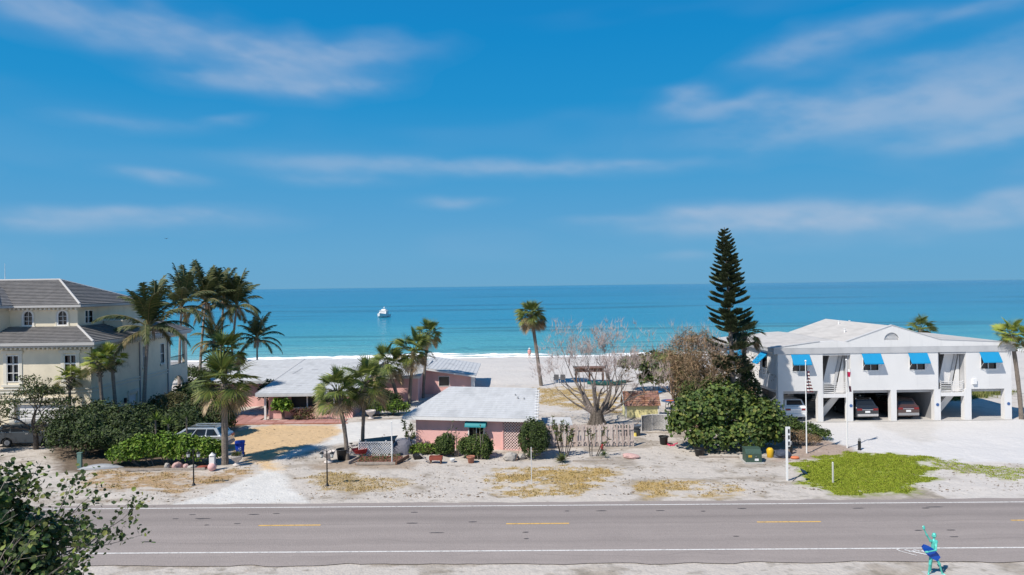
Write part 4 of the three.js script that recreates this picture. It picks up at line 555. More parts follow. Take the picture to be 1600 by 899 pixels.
  partW('gutter', [box(-50, ex + .12, 7.40, 7.62, ez, ez + .12), box(ex, ex + .12, 7.40, 7.62, -69.6, ez), box(-50, ex, 7.24, 7.40, ez - .2, ez - .05), box(ex - .2, ex - .05, 7.24, 7.40, -69.6, ez - .2)], M.ridge, low);
  partW('soffit', [box(-50, ex - .01, 7.36, 7.40, -54, ez - .01), box(-33.4, ex - .01, 7.36, 7.40, -69.6, -54.002)], M.grey, low);
  { const de = []; for (let x = -42; x < -33; x += .36) de.push(box(x, x + .16, 7.08, 7.24, -53.998, -53.55)); for (let z = -66; z < -54.2; z += .36) de.push(box(-33.398, -33.0, 7.08, 7.24, z, z + .16)); for (const d of de) partW('dentil', [d], M.stoneTrim, v); }
  // upper storey
  const ah = (cx, w, y0, y1) => { const h = [[cx - w / 2, y0]]; for (let i = 0; i <= 10; i++) { const a = Math.PI * (1 - i / 10); h.push([cx + w / 2 * Math.cos(a), y1 - w / 2 + w / 2 * Math.sin(a)]); } h.push([cx + w / 2, y0]); return h; };
  partW('upper_wall', [plate([[-41.6, 8.0], [ux, 8.0], [ux, 10.35], [-41.6, 10.35]], .25, [ah(-40.1, .74, 8.85, 10.0), ah(-37.25, .74, 8.85, 10.0)]).translate(0, 0, uz), eastSide(ux)(plate([[56.75, 8.0], [66, 8.0], [66, 10.35], [56.75, 10.35]], .25, [rectH(57.5, 58.5, 8.95, 9.95)])), box(-52, -41.6, 8.0, 10.35, -55.4, -55.1), box(-41.85, -41.6, 8.0, 10.35, -57, -55.401), box(-52, ux - .25, 8, 10.35, -66, -65.75)], M.cream, v);
  for (const cx of [-40.1, -37.25]) { const arch = (w, y0, y1, t) => plate(ah(cx, w + .2, y0 - .1, y1 + .1).slice(), t, [ah(cx, w, y0, y1).slice().reverse()]); const w = partW('arched_window', [arch(.72, 8.87, 9.99, .12).translate(0, 0, uz + .03), box(cx - .015, cx + .015, 8.86, 9.98, uz - .1, uz - .05), box(cx - .36, cx + .36, 9.18, 9.21, uz - .1, uz - .05), box(cx - .36, cx + .36, 9.55, 9.58, uz - .1, uz - .05)], M.white, v); partW('pane', [plate(ah(cx, .74, 8.85, 10.0), .02).translate(0, 0, uz - .12)], M.glass, w); partW('surround', [plate(ah(cx, 1.1, 8.78, 10.2), .05, [ah(cx, .93, 8.76 + .03, 10.1).reverse()]).translate(0, 0, uz + .052), box(cx - .65, cx + .65, 8.68, 8.78, uz + .002, uz + .12)], M.stoneTrim, w); }
  windowUnit(v, eastSide(ux), 57.5, 58.5, 8.95, 9.95, { depth: .1, bars: [[57.98, 58.02, 8.95, 9.95], [57.5, 58.5, 9.43, 9.46]] });
  const hx = -35.4, hz = -55.9, hy = 10.5, ax = -40.4, az = -61, ay = 12.62, bz = -66.1;
  const up = partW('upper_roof', [slab([-60, hy, hz], [hx, hy, hz], [ax, ay, az], [-60, ay, az], .12), quad([hx, hy, hz], [hx, hy, bz], [ax, ay, az], [ax, ay, az]), slab([hx, hy, bz], [-60, hy, bz], [-60, ay, az], [ax, ay, az], .12)], M.tile, v);
  partW('tile_course', courses([-60, hy + .01, hz], [hx, hy + .01, hz], [ax, ay + .01, az], [-60, ay + .01, az], 17, .085), M.tile, up); partW('tile_course', courses([hx, hy + .01, hz], [hx, hy + .01, bz], [ax, ay + .01, az], [ax, ay + .01, az - .01], 17, .085), M.tile, up); partW('tile_course', courses([hx, hy + .01, bz], [-60, hy + .01, bz], [-60, ay + .01, az], [ax, ay + .01, az], 17, .085), M.tile, up);
  partW('hip_ridge', [bar([hx, hy + .06, hz], [ax, ay + .06, az], .1, 7), bar([ax, ay + .06, az], [-60, ay + .06, az], .1, 7), bar([hx, hy + .06, bz], [ax, ay + .06, az], .1, 7)], M.ridge, up);
  partW('gutter', [box(-60, hx + .12, 10.32, 10.5, hz, hz + .12), box(hx, hx + .12, 10.32, 10.5, bz, hz)], M.ridge, up); partW('soffit', [box(-60, hx - .01, 10.28, 10.32, -56.49, hz), box(ux, hx, 10.28, 10.32, bz, -56.49)], M.grey, up);
  { const wing = partW('wing_roof', [slab([-60, 10.5, -54.4], [-40.9, 10.5, -54.4], [-44.6, 12.1, -59], [-60, 12.1, -59], .1), quad([-40.9, 10.5, -54.4], [-40.9, 10.5, -60], [-44.6, 12.1, -60], [-44.6, 12.1, -59])], M.tile, v); partW('tile_course', courses([-40.9, 10.52, -54.4], [-40.9, 10.52, -59], [-44.6, 12.12, -59.2], [-44.6, 12.12, -59], 13, .05), M.tile, wing); partW('hip_ridge', [bar([-40.9, 10.56, -54.4], [-44.6, 12.16, -59], .1, 7)], M.ridge, wing); partW('gutter', [box(-60, -40.8, 10.32, 10.5, -54.4, -54.28), box(-40.9, -40.8, 10.32, 10.5, -55.85, -54.4)], M.ridge, wing); }
  { const de = []; for (let x = -41.4; x < -36; x += .36) de.push(box(x, x + .15, 10.1, 10.27, uz + .002, uz + .4)); for (const d of de) partW('dentil', [d], M.stoneTrim, v); }
  partW('roof_parapet', [box(-35.9, -34.3, 7.6, 8.95, -63.4, -60.0)], M.cream, v); partW('parapet_cap', [box(-35.9, -34.22, 8.95, 9.05, -63.48, -59.92)], M.stoneTrim, v);
  // open rear porch
  partW('porch_frame', [eastSide(-33.4)(plate([[66.3, 0], [70, 0], [70, 7.3], [66.3, 7.3]], .3, [rectH(66.6, 69.5, 4.2, 7.0), ah(68.05, 2.7, .1, 3.1)])), box(-37, -33.7, 3.5, 3.8, -70, -66.3), box(-37, -36.7, 0, 7.3, -70, -69.7)], M.cream, v);
  partW('porch_rail', [E(box(66.6, 69.5, 5.0, 5.06, -.18, -.1)), ...range(66.8, 69.4, .2).map(z => E(box(z, z + .03, 4.2, 5.0, -.155, -.125)))], M.black, v);
  partW('lightning_rod', [cyl(.03, .01, 1.6, 6, -45.3, 12.6, -61)], M.whiteMetal, v);
}
{ // ---- long pink house with the porch
  const v = thing('pink_house', 'long low pink house with white shingle roofs and a screened porch', 'house', [-17, 0, -61]);
  partW('wall', [plate([[-21.9, 0], [-14.4, 0], [-14.4, 2.15], [-21.9, 2.15]], .2, [rectH(-19.9, -15.2, .98, 2.0)]).translate(0, 0, -61), westSide(-21.9)(plate([[-76.8, 0], [-61.2, 0], [-61.2, 2.2], [-76.8, 3.2]], .2)), box(-22, -14.4, 0, 3.2, -77, -76.8), eastSide(-14.4)(plate([[61.2, 0], [76.8, 0], [76.8, 3.2], [61.2, 2.15]], .2))], M.pink, v);
  partW('porch_screen', [box(-19.9, -15.2, .98, 2.0, -61.16, -61.12)], M.dark, v); for (const x of [-18.5, -17.05, -16.1]) partW('mullion', [box(x, x + .09, .98, 2.0, -61.11, -61.02)], M.trim, v); partW('sill', [box(-20, -15.1, .9, .98, -61.1, -60.95)], M.trim, v);
  partW('porch_post', [box(-22.15, -21.98, 0, 2.3, -60.75, -60.58)], M.white, v);
  const a = [-22.75, 2.36, -60.2], b = [-13.9, 2.36, -60.2], c = [-14.5, 3.5, -78], d = [-23.75, 3.5, -78];
  const rf = partW('roof', [slab(a, b, c, d, .12), box(-22.75, -13.9, 2.1, 2.3, -60.2, -60.12)], M.roofWhite, v); partW('shingle_course', courses(a.map((q, i) => i === 1 ? q + .005 : q), b, c, d, 22, .03), M.roofWhite, rf);
  partW('roof_edge', [beam([-22.78, 2.33, -60.2], [-23.78, 3.47, -78], .06, .14)], M.grey, rf);
  for (const [x, t, w, l] of [[-20.1, .17, .5, .12], [-16.6, .10, 4.6, .06], [-16.4, .085, .6, .2], [-21.4, .22, .7, .1], [-19.4, .32, .7, .1], [-21.0, .62, .6, .22], [-15.0, .3, .5, .12], [-18.6, .8, .8, .15], [-14.2, .9, .6, .2], [-22.4, .5, .12, 3.4]]) { const z = lerp(-60.2, -78, t), y = lerp(2.36, 3.5, t) + .035; partW('bare_patch', [slab([x, y, z], [x + w, y, z], [x + w, y + l * .064, z - l], [x, y + l * .064, z - l], .01)], M.grey, rf); }
  // left wing
  const wg = partW('wing_wall', [plate([[-30.2, 0], [-22.1, 0], [-22.1, 2.5], [-30.2, 2.5]], .2).translate(0, 0, -67.5), eastSide(-30.0)(plate([[67.5, 0], [79, 0], [79, 2.7], [67.5, 2.5]], .2))], M.pink, v); const wr = partW('wing_roof', [slab([-30.8, 2.6, -66.8], [-22.9, 2.6, -66.8], [-22.9, 3.35, -79.5], [-30.8, 3.35, -79.5], .12), box(-30.8, -22.9, 2.34, 2.56, -66.84, -66.78)], M.roofWhite, v); partW('shingle_course', courses([-30.8, 2.605, -66.8], [-22.9, 2.605, -66.8], [-22.9, 3.355, -79.5], [-30.8, 3.355, -79.5], 14, .03), M.roofWhite, wr);
  // rear gabled part
  const P = [[-9.9, 0], [-4.6, 0], [-4.6, 1.95], [-9.9, 2.76]];
  partW('gable_wall', [plate(P, .2, [rectH(-8.05, -6.95, .85, 1.85)]).translate(0, 0, -74), box(-4.8, -4.6, 0, 1.9, -84, -74.2)], M.pink, v);
  windowUnit(v, front(-74), -8.05, -6.95, .85, 1.85, { bars: [] }); partW('wall_post', [box(-9.75, -9.55, 0, 2.7, -73.99, -73.9)], M.pinkPale, v); partW('shutter', [box(-4.55, -4.15, .5, 1.9, -73.9, -73.7)], M.white, v);
  const gr = partW('gable_roof', [slab([-10, 2.95, -73.4], [-4.0, 1.98, -73.4], [-4.0, 1.98, -85], [-10, 2.95, -85], .12), slab([-14.3, 2.62, -69.0], [-9.4, 2.62, -69.0], [-9.4, 3.05, -80], [-14.3, 3.05, -80], .12)], M.roofWhite, v); partW('shingle_course', courses([-4.0, 1.985, -73.4], [-4.0, 1.985, -85], [-10, 2.955, -85], [-10, 2.955, -73.4], 14, .03), M.roofWhite, gr); partW('shingle_course', courses([-14.3, 2.625, -69.0], [-9.4, 2.625, -69.0], [-9.4, 3.055, -80], [-14.3, 3.055, -80], 12, .03), M.roofWhite, gr); partW('mid_wall', [box(-14.2, -9.7, 0, 2.5, -69.7, -69.5), box(-9.9, -9.7, 0, 2.5, -73.9, -69.701)], M.pink, v); partW('eave_board', [box(-14.3, -9.4, 2.36, 2.56, -69.02, -68.96)], M.white, gr);
  partW('rake_board', [beam([-10, 2.84, -73.36], [-4.0, 1.87, -73.36], .05, .16)], M.white, gr);
}
{ // ---- small pink cottage by the road, turned a little
  const th = -.176, ox = -7.08, oz = -49.35, v = thing('pink_cottage', 'small pink cottage with white shingle roof and teal window awning near the road', 'cottage', [ox, 0, oz], th);
  // local: x along the front to the right, -z to the back
  part('wall', [plate([[0, -.1], [8.6, -.1], [8.6, 2.2], [0, 2.2]], .2, [rectH(3.95, 5.0, .9, 1.85), rectH(6.45, 7.7, .02, 2.2)]), box(0, .2, -.1, 2.2, -6.4, -.201), slab([8.6, -.1, -.205], [7.6, -.1, -6.2], [7.6, 2.2, -6.2], [8.6, 2.2, -.205], .2), box(.2, 7.6, -.1, 2.2, -6.4, -6.2)], M.pink, v);
  part('recess_wall', [box(6.3, 7.9, 0, 2.2, -.75, -.65)], M.brownWood, v);
  { const w = part('window', [box(3.87, 3.95, .82, 1.93, -.15, .04), box(5, 5.08, .82, 1.93, -.15, .04), box(3.95, 5, 1.85, 1.93, -.15, .04), box(3.95, 5, .82, .9, -.15, .05), box(4.45, 4.5, .9, 1.85, -.12, -.02)], M.trim, v); part('pane', [box(3.95, 5, .9, 1.85, -.17, -.15)], M.glass, w); }
  { const aw = part('awning', (() => { const o = [], n = 8; for (let i = 0; i < n; i++) { const a0 = i / n * 1.45, a1 = (i + 1) / n * 1.45, P = a => [.55 * Math.sin(a), 1.62 + .46 * Math.cos(a)]; const [z0, y0] = P(a0), [z1, y1] = P(a1); o.push(slab([3.75, y1, z1 + .02], [5.25, y1, z1 + .02], [5.25, y0, z0 + .02], [3.75, y0, z0 + .02], .02)); } for (const x of [3.75, 5.25]) { const pts = [[.02, 1.66]]; for (let i = 0; i <= n; i++) { const a = i / n * 1.45; pts.push([.02 + .55 * Math.sin(a), 1.62 + .46 * Math.cos(a)]); } o.push(westSide(x)(plate(pts, .015))); } return o; })(), M.teal, v); }
  { // pink block screen over the doorway: real crossing bars
    const s = part('screen_frame', [box(6.38, 6.45, 0, 2.2, -.1, .07), box(7.7, 7.77, 0, 2.2, -.1, .07), box(6.45, 7.7, 0, .06, -.1, .05), box(6.45, 7.7, 2.14, 2.2, -.1, .05)], M.pinkPale, v); const bars = []; const W = 1.25, Hh = 2.08; for (let k = -Hh; k < W; k += .2) for (const sg of [1, -1]) { const x0 = Math.max(0, k), x1 = Math.min(W, k + Hh), y0 = x0 - k, y1 = x1 - k; const X = x => 6.45 + (sg > 0 ? x : W - x); if (x1 - x0 > .02) bars.push(beam([X(x0), .06 + y0, sg * .012 - .03], [X(x1), .06 + y1, sg * .012 - .03], .05, .045)); } const b = part('screen_lattice', bars, mat([.85, .66, .63], { map: T.paint }), s); b.userData.kind = 'stuff'; }
  // roof
  const A = [-.78, 2.34, .5], B = [8.85, 2.34, .5], C = [8.05, 3.5, -6.0], D = [.85, 3.5, -6.3], C2 = [7.6, 2.3, -9.5], D2 = [1.2, 2.3, -9.5];
  const rf = part('roof', [slab(A, B, C, D, .13), slab(C2, D2, D, C, .13)], M.roofWhite, v); part('shingle_course', courses(A.map((q, i) => q + (i === 1 ? .006 : 0)), B, C, D, 16, .028), M.roofWhite, rf);
  part('fascia', [beam([-.78, 2.22, .52], [8.85, 2.22, .52], .04, .2)], M.white, rf); part('rake_board', [beam([-.8, 2.24, .7], [.83, 3.4, -6.3], .05, .18)], M.white, rf);
  for (let i = 0; i < 11; i++) { const t = (i + .3) / 11, z = lerp(.6, -5.9, t), y = lerp(2.36, 3.52, t), x = lerp(8.88, 8.1, t); part('rafter_end', [box(x - .15, x + .14, y - .14, y - .02, z - .12, z + .12)], M.white, rf); }
  for (const [x, t] of [[6.6, .72], [7.4, .6], [6.9, .62]]) part('roof_vent', [cyl(.06, .05, .14, 8, x, lerp(2.36, 3.5, t), lerp(.7, -6.1, t))], M.grey, rf);
}
{ // ---- lean-to beside the cottage
  const v = thing('lean_to', 'low white roofed lean-to at the right end of the pink cottage', 'shed', [3.1, 0, -50.6]); partW('wall', [box(2.3, 4.1, 0, 1.3, -51.4, -49.9)], M.greyWall, v); partW('roof', slab([2.1, 1.42, -49.7], [4.3, 1.42, -49.7], [4.3, 1.6, -51.7], [2.1, 1.6, -51.7], .08), M.roofWhite, v); partW('hatch', [box(2.5, 3.4, .2, 1.2, -49.9, -49.87)], M.grey, v);
}
{ // ---- white stilt house
  const v = thing('white_stilt_house', 'white two storey house on stilts with blue awnings and carports below', 'house', [31.5, 0, -56.5]); const Z = -56.5;
  for (const [a, b] of [[21.93, 22.36], [25.22, 25.65], [27.66, 28.13], [31.26, 31.74], [34.86, 35.39], [37.35, 37.93], [40.68, 41.27]]) partW('column', [box(a, b, -.1, 2.58, Z - .45, Z)], M.white, v);
  for (const [x, z] of [[22.15, -61.5], [22.15, -66.5], [25.4, -62.5], [41, -61.5], [41, -66.5], [37.6, -60.5]]) partW('column', [box(x - .2, x + .2, -.1, 2.58, z - .2, z + .2)], M.white, v);
  // upper walls with window openings
  const wins = [[23.15, 24.35], [29.0, 30.25], [32.85, 34.1], [38.75, 40.0]];
  const hole = w => rectH(w[0], w[1], 4.24, 5.3);
  partW('wall', [plate(rect(21.93, 25.65, 2.58, 5.66), .2, [hole(wins[0])]), plate(rect(27.95, 35.2, 2.58, 5.66), .2, [hole(wins[1]), hole(wins[2])]), plate(rect(37.5, 41.27, 2.58, 5.66), .2, [hole(wins[3])])].map(g => g.translate(0, 0, Z)), M.white, v);
  partW('side_wall', [westSide(21.93)(plate([[-63.4, 2.58], [-56.7, 2.58], [-56.7, 5.9], [-63.4, 5.9]], .2, [rectH(-60.0, -58.8, 4.2, 5.3)])), plate(rect(19.6, 21.93, 3.1, 5.9), .2, [rectH(20.0, 20.9, 4.3, 5.3)]).translate(0, 0, -63.4), box(41.07, 41.27, 2.58, 5.8, -68, -56.7), westSide(19.6)(plate(rect(-68, -63.6, 3.1, 5.9), .2)), box(19.6, 41.27, 2.58, 5.8, -68.2, -68)], M.white, v);
  for (let i = 0; i < 24; i++) { const z = -56.95 - i * .27; if (z > -60.15 && z < -58.65) continue; partW('siding_batten', [box(21.88, 21.93, 2.58, 5.6, z - .02, z + .02)], M.white, v); }
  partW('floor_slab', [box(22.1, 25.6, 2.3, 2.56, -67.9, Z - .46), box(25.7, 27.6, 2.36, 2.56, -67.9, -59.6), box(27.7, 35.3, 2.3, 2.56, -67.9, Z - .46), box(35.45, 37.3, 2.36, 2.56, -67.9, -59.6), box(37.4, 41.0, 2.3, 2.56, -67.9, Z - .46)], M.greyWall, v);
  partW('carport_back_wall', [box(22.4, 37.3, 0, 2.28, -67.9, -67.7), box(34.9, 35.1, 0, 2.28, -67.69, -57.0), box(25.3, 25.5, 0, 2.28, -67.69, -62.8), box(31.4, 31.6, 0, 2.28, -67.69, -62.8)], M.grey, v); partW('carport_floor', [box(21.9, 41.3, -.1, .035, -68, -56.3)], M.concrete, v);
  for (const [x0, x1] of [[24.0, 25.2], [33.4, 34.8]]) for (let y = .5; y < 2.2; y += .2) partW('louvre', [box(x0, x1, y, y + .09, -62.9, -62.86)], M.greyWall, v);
  { const de = partW('storage_door', [box(29.6, 30.5, .1, 2.1, -67.69, -67.64)], M.greyWall, v); partW('door_handle', [ball(.04, 30.4, 1.1, -67.6)], M.chrome, de); }
  wins.forEach(([a, b], i) => {
    windowUnit(v, front(Z), a, b, 4.24, 5.3, { depth: .1, bars: [[(a + b) / 2 - .02, (a + b) / 2 + .02, 4.24, 5.3]] });
    const aw = partW('awning', [slab([a - .13, 4.86, Z + .52], [b + .2, 4.86, Z + .52], [b + .2, 5.62, Z + .03], [a - .13, 5.62, Z + .03], .02), slab([a - .13, 4.78, Z + .52], [b + .2, 4.78, Z + .52], [b + .2, 4.86, Z + .52], [a - .13, 4.86, Z + .52], .012)], M.awning, v); partW('awning_arm', [bar([a - .08, 4.3, Z + .02], [a - .08, 4.82, Z + .48], .015), bar([b + .15, 4.3, Z + .02], [b + .15, 4.82, Z + .48], .015)], M.whiteMetal, aw);
  });
  { const f = westSide(21.93); windowUnit(v, f, -60.0, -58.8, 4.2, 5.3, { depth: .1 }); partW('awning', slab([21.0, 4.6, -60.15], [21.0, 4.6, -58.65], [21.9, 5.55, -58.65], [21.9, 5.55, -60.15], .02), M.awning, v); windowUnit(v, front(-63.4), 20.0, 20.9, 4.3, 5.3, { depth: .1 }); partW('awning', slab([19.85, 4.75, -62.6], [21.1, 4.75, -62.6], [21.1, 5.65, -63.37], [19.85, 5.65, -63.37], .02), M.awning, v); }
  // fascia band, parapet with the low gable and its half-round vent
  partW('fascia_band', [box(21.6, 41.6, 5.661, 6.15, Z - .3, Z + .05), box(21.58, 21.9, 5.8, 6.15, -63.4, Z - .301)], M.greyWall, v);
  const prof = [[21.55, 6.16], [25.4, 6.66], [26.6, 6.72], [27.6, 6.62], [31.4, 7.93], [35.35, 6.7], [41.65, 6.4], [41.65, 6.152], [21.55, 6.152]];
  const half = []; for (let i = 0; i <= 12; i++) { const a = Math.PI * i / 12; half.push([31.35 + .62 * Math.cos(a), 6.72 + .62 * Math.sin(a)]); }
  partW('parapet', [plate(prof, .25, [half.slice().reverse()]).translate(0, 0, Z + .06)], M.white, v);
  const vent = partW('half_round_vent', [plate(half, .06).translate(0, 0, Z - .08)], M.greyWall, v); for (let k = 0; k < 5; k++) { const y = 6.78 + k * .11, w = Math.sqrt(Math.max(0, .58 * .58 - (y - 6.72) ** 2)); partW('vent_slat', [box(31.35 - w, 31.35 + w, y, y + .05, Z - .078, Z - .02)], M.white, vent); }
  const rp = prof.slice(0, 7), rs = [], cs = []; for (let i = 0; i < 6; i++) { const [x0, y0] = rp[i], [x1, y1] = rp[i + 1]; rs.push(slab([x0, y0 - .03, Z - .19], [x1, y1 - .03, Z - .19], [x1, y1 - .03, -68.4], [x0, y0 - .03, -68.4], .1)); }
  const rf = partW('roof', rs, M.roofSand, v);
  partW('roof_coping', [beam([21.5, 6.19, Z - .06], [25.4, 6.69, Z - .06], .3, .05), beam([27.6, 6.65, Z - .06], [31.4, 7.96, Z - .06], .3, .05), beam([31.4, 7.96, Z - .06], [35.35, 6.73, Z - .06], .3, .05), beam([35.35, 6.73, Z - .06], [41.65, 6.43, Z - .06], .3, .05)], M.greyWall, rf);
  partW('shed_roof', slab([19.2, 6.0, -62.9], [21.9, 6.12, -62.9], [21.9, 6.3, -68.4], [19.2, 6.0, -68.4], .12), M.roofSand, v);
  for (const [x, z] of [[30.6, -64], [32.6, -66], [29.2, -60], [33.3, -66.8]]) { const y = x < 31.4 ? lerp(6.62, 7.93, (x - 27.6) / 3.8) : lerp(7.93, 6.7, (x - 31.4) / 3.95); partW('roof_vent', [cyl(.07, .06, .35, 8, x, y - .1, z), cyl(.1, .1, .04, 8, x, y + .25, z)], M.whiteMetal, rf); }
  partW('porch_gable', [slab([20.2, 3.25, -62.2], [21.9, 4.0, -62.2], [21.9, 4.0, -63.4], [20.2, 3.25, -63.4], .08)], M.white, v);
  // the two open stairwells
  for (const [x0, x1] of [[25.67, 27.64], [35.41, 37.33]]) {
    const s = partW('stair_landing', [box(x0, x1, 2.0, 2.3, -57.9, Z - .02)], M.white, v);
    for (let k = 0; k < 6; k++) partW('rail_bar', [box(x0, x1, 2.42 + k * .15, 2.47 + k * .15, Z - .1, Z - .06)], M.white, s); for (const x of [x0 + .04, (x0 + x1) / 2, x1 - .04]) partW('rail_post', [box(x - .03, x + .03, 2.3, 3.3, Z - .12, Z - .06)], M.white, s);
    partW('stair_guard', [plate([[x0 + .35, 3.0], [x0 + 1.25, 3.0], [x1 - .12, 5.5], [x1 - 1.0, 5.5]], .08).translate(0, 0, -57.4)], M.white, s); partW('stair_shade_strip', [plate([[x0 + 1.15, 2.9], [x0 + 1.4, 2.9], [x1 + .05, 5.5], [x1 - .22, 5.5]], .5).translate(0, 0, -57.3)], M.greyWall, s); partW('stair_side', [plate([[x0 + 1.4, 2.31], [x1 + .1, 2.31], [x1 + .1, 5.5]], .06).translate(0, 0, -57.25)], M.white, s); partW('stairwell_wall', [box(x0 - .02, x1 + .3, 2.58, 5.66, -59.62, -59.5), box(x1 + .16, x1 + .3, 2.4, 5.66, -59.5, Z - .21), box(x0 - .16, x0 - .02, 2.58, 5.66, -59.5, Z - .21), box(x0 - .02, x1 + .3, 5.5, 5.64, -59.5, Z - .01)], M.greyWall, s);  // shade between the white stair panels, put in as a slanting grey plate
    partW('lower_stringer', [slab([x0 + .02, .1, -58.2], [x0 + .8, .1, -58.2], [x1, 1.98, -57.6], [x1 - .6, 1.98, -57.6], .15)], M.white, s); for (let k = 0; k < 9; k++) partW('step', [box(x0 + .1, x1 - .1, .12 + k * .2, .17 + k * .2, -61.0 + k * .28, -60.72 + k * .28)], M.concrete, s);
    partW('hanging_lamp', [cyl(.02, .02, .5, 5, x0 + .35, 5.0, -58.6), ball(.16, x0 + .35, 4.9, -58.6)], M.dark, s);
  }
  for (const x of [22.1, 27.95, 35.12, 41.0]) partW('number_disc', [new THREE.CylinderGeometry(.13, .13, .02, 14).rotateX(Math.PI / 2).translate(x, 1.32, Z + .013)], mat([.05, .12, .30]), v);
  partW('meter_box', [box(38.0, 38.3, 3.0, 3.45, Z + .002, Z + .15)], M.whiteMetal, v);
}
{ // ---- yellow playhouse
  const v = thing('yellow_playhouse', 'small yellow shed with a brown shingled gable roof behind the mesh fence', 'shed', [11.3, 0, -59.5]); const x0 = 9.75, x1 = 12.65, z0 = -59.4, z1 = -61.2;
  const W = [[0, 0], [1.8, 0], [1.8, 1.15], [.9, 2.1], [0, 1.15]].map(([a, b]) => [a + z1, b]);
  partW('wall', [box(x0, x1, 0, 1.15, z0 - .08, z0), box(x0, x1, 0, 1.15, z1, z1 + .08), westSide(x0)(plate(W, .08)), westSide(x1 - .08)(plate(W, .08))], mat([.90, .82, .42], { map: T.paint }), v);
  partW('corner_trim', [box(x0 - .02, x0 + .1, 0, 1.2, z0 + .002, z0 + .03), box(x1 - .1, x1 + .02, 0, 1.2, z0 + .002, z0 + .03)], M.trim, v);
  const rf = partW('roof', [slab([x0 - .15, 1.06, z0 + .1], [x1 + .15, 1.06, z0 + .1], [x1 + .15, 2.17, -60.3], [x0 - .15, 2.17, -60.3], .05), slab([x1 + .15, 1.02, z1 - .18], [x0 - .15, 1.02, z1 - .18], [x0 - .15, 2.17, -60.3], [x1 + .15, 2.17, -60.3], .05)], mat([.34, .17, .11], { map: T.tile }), v);
  const sm = [[.40, .20, .12], [.30, .14, .09], [.46, .27, .19], [.36, .19, .15]].map(c => mat(c, { map: T.tile })), r = mulberry(9);
  for (let i = 0; i < 7; i++) for (let j = 0; j < 12; j++) { const t = i / 7, w = 3.2 / 12, X = x0 - .15 + j * w + (i % 2 ? 0 : -.0), y = lerp(1.02, 2.17, t), z = lerp(z0 + .18, -60.3, t), dy = 1.15 / 7, dz = (-60.3 - z0 - .18) / 7, l = .022 + .012 * r(); partW('shingle', [slab([X + .008, y + l, z + l * .7], [X + w - .008, y + l, z + l * .7], [X + w - .008, y + dy + .008, z + dz], [X + .008, y + dy + .008, z + dz], .015)], sm[Math.floor(r() * 4)], rf); }
  partW('bargeboard', [beam([x0 - .17, 1.02, z0 + .18], [x0 - .17, 2.17, -60.3], .04, .12), beam([x0 - .17, 1.02, z1 - .18], [x0 - .17, 2.17, -60.3], .04, .12)], M.trim, rf);
}
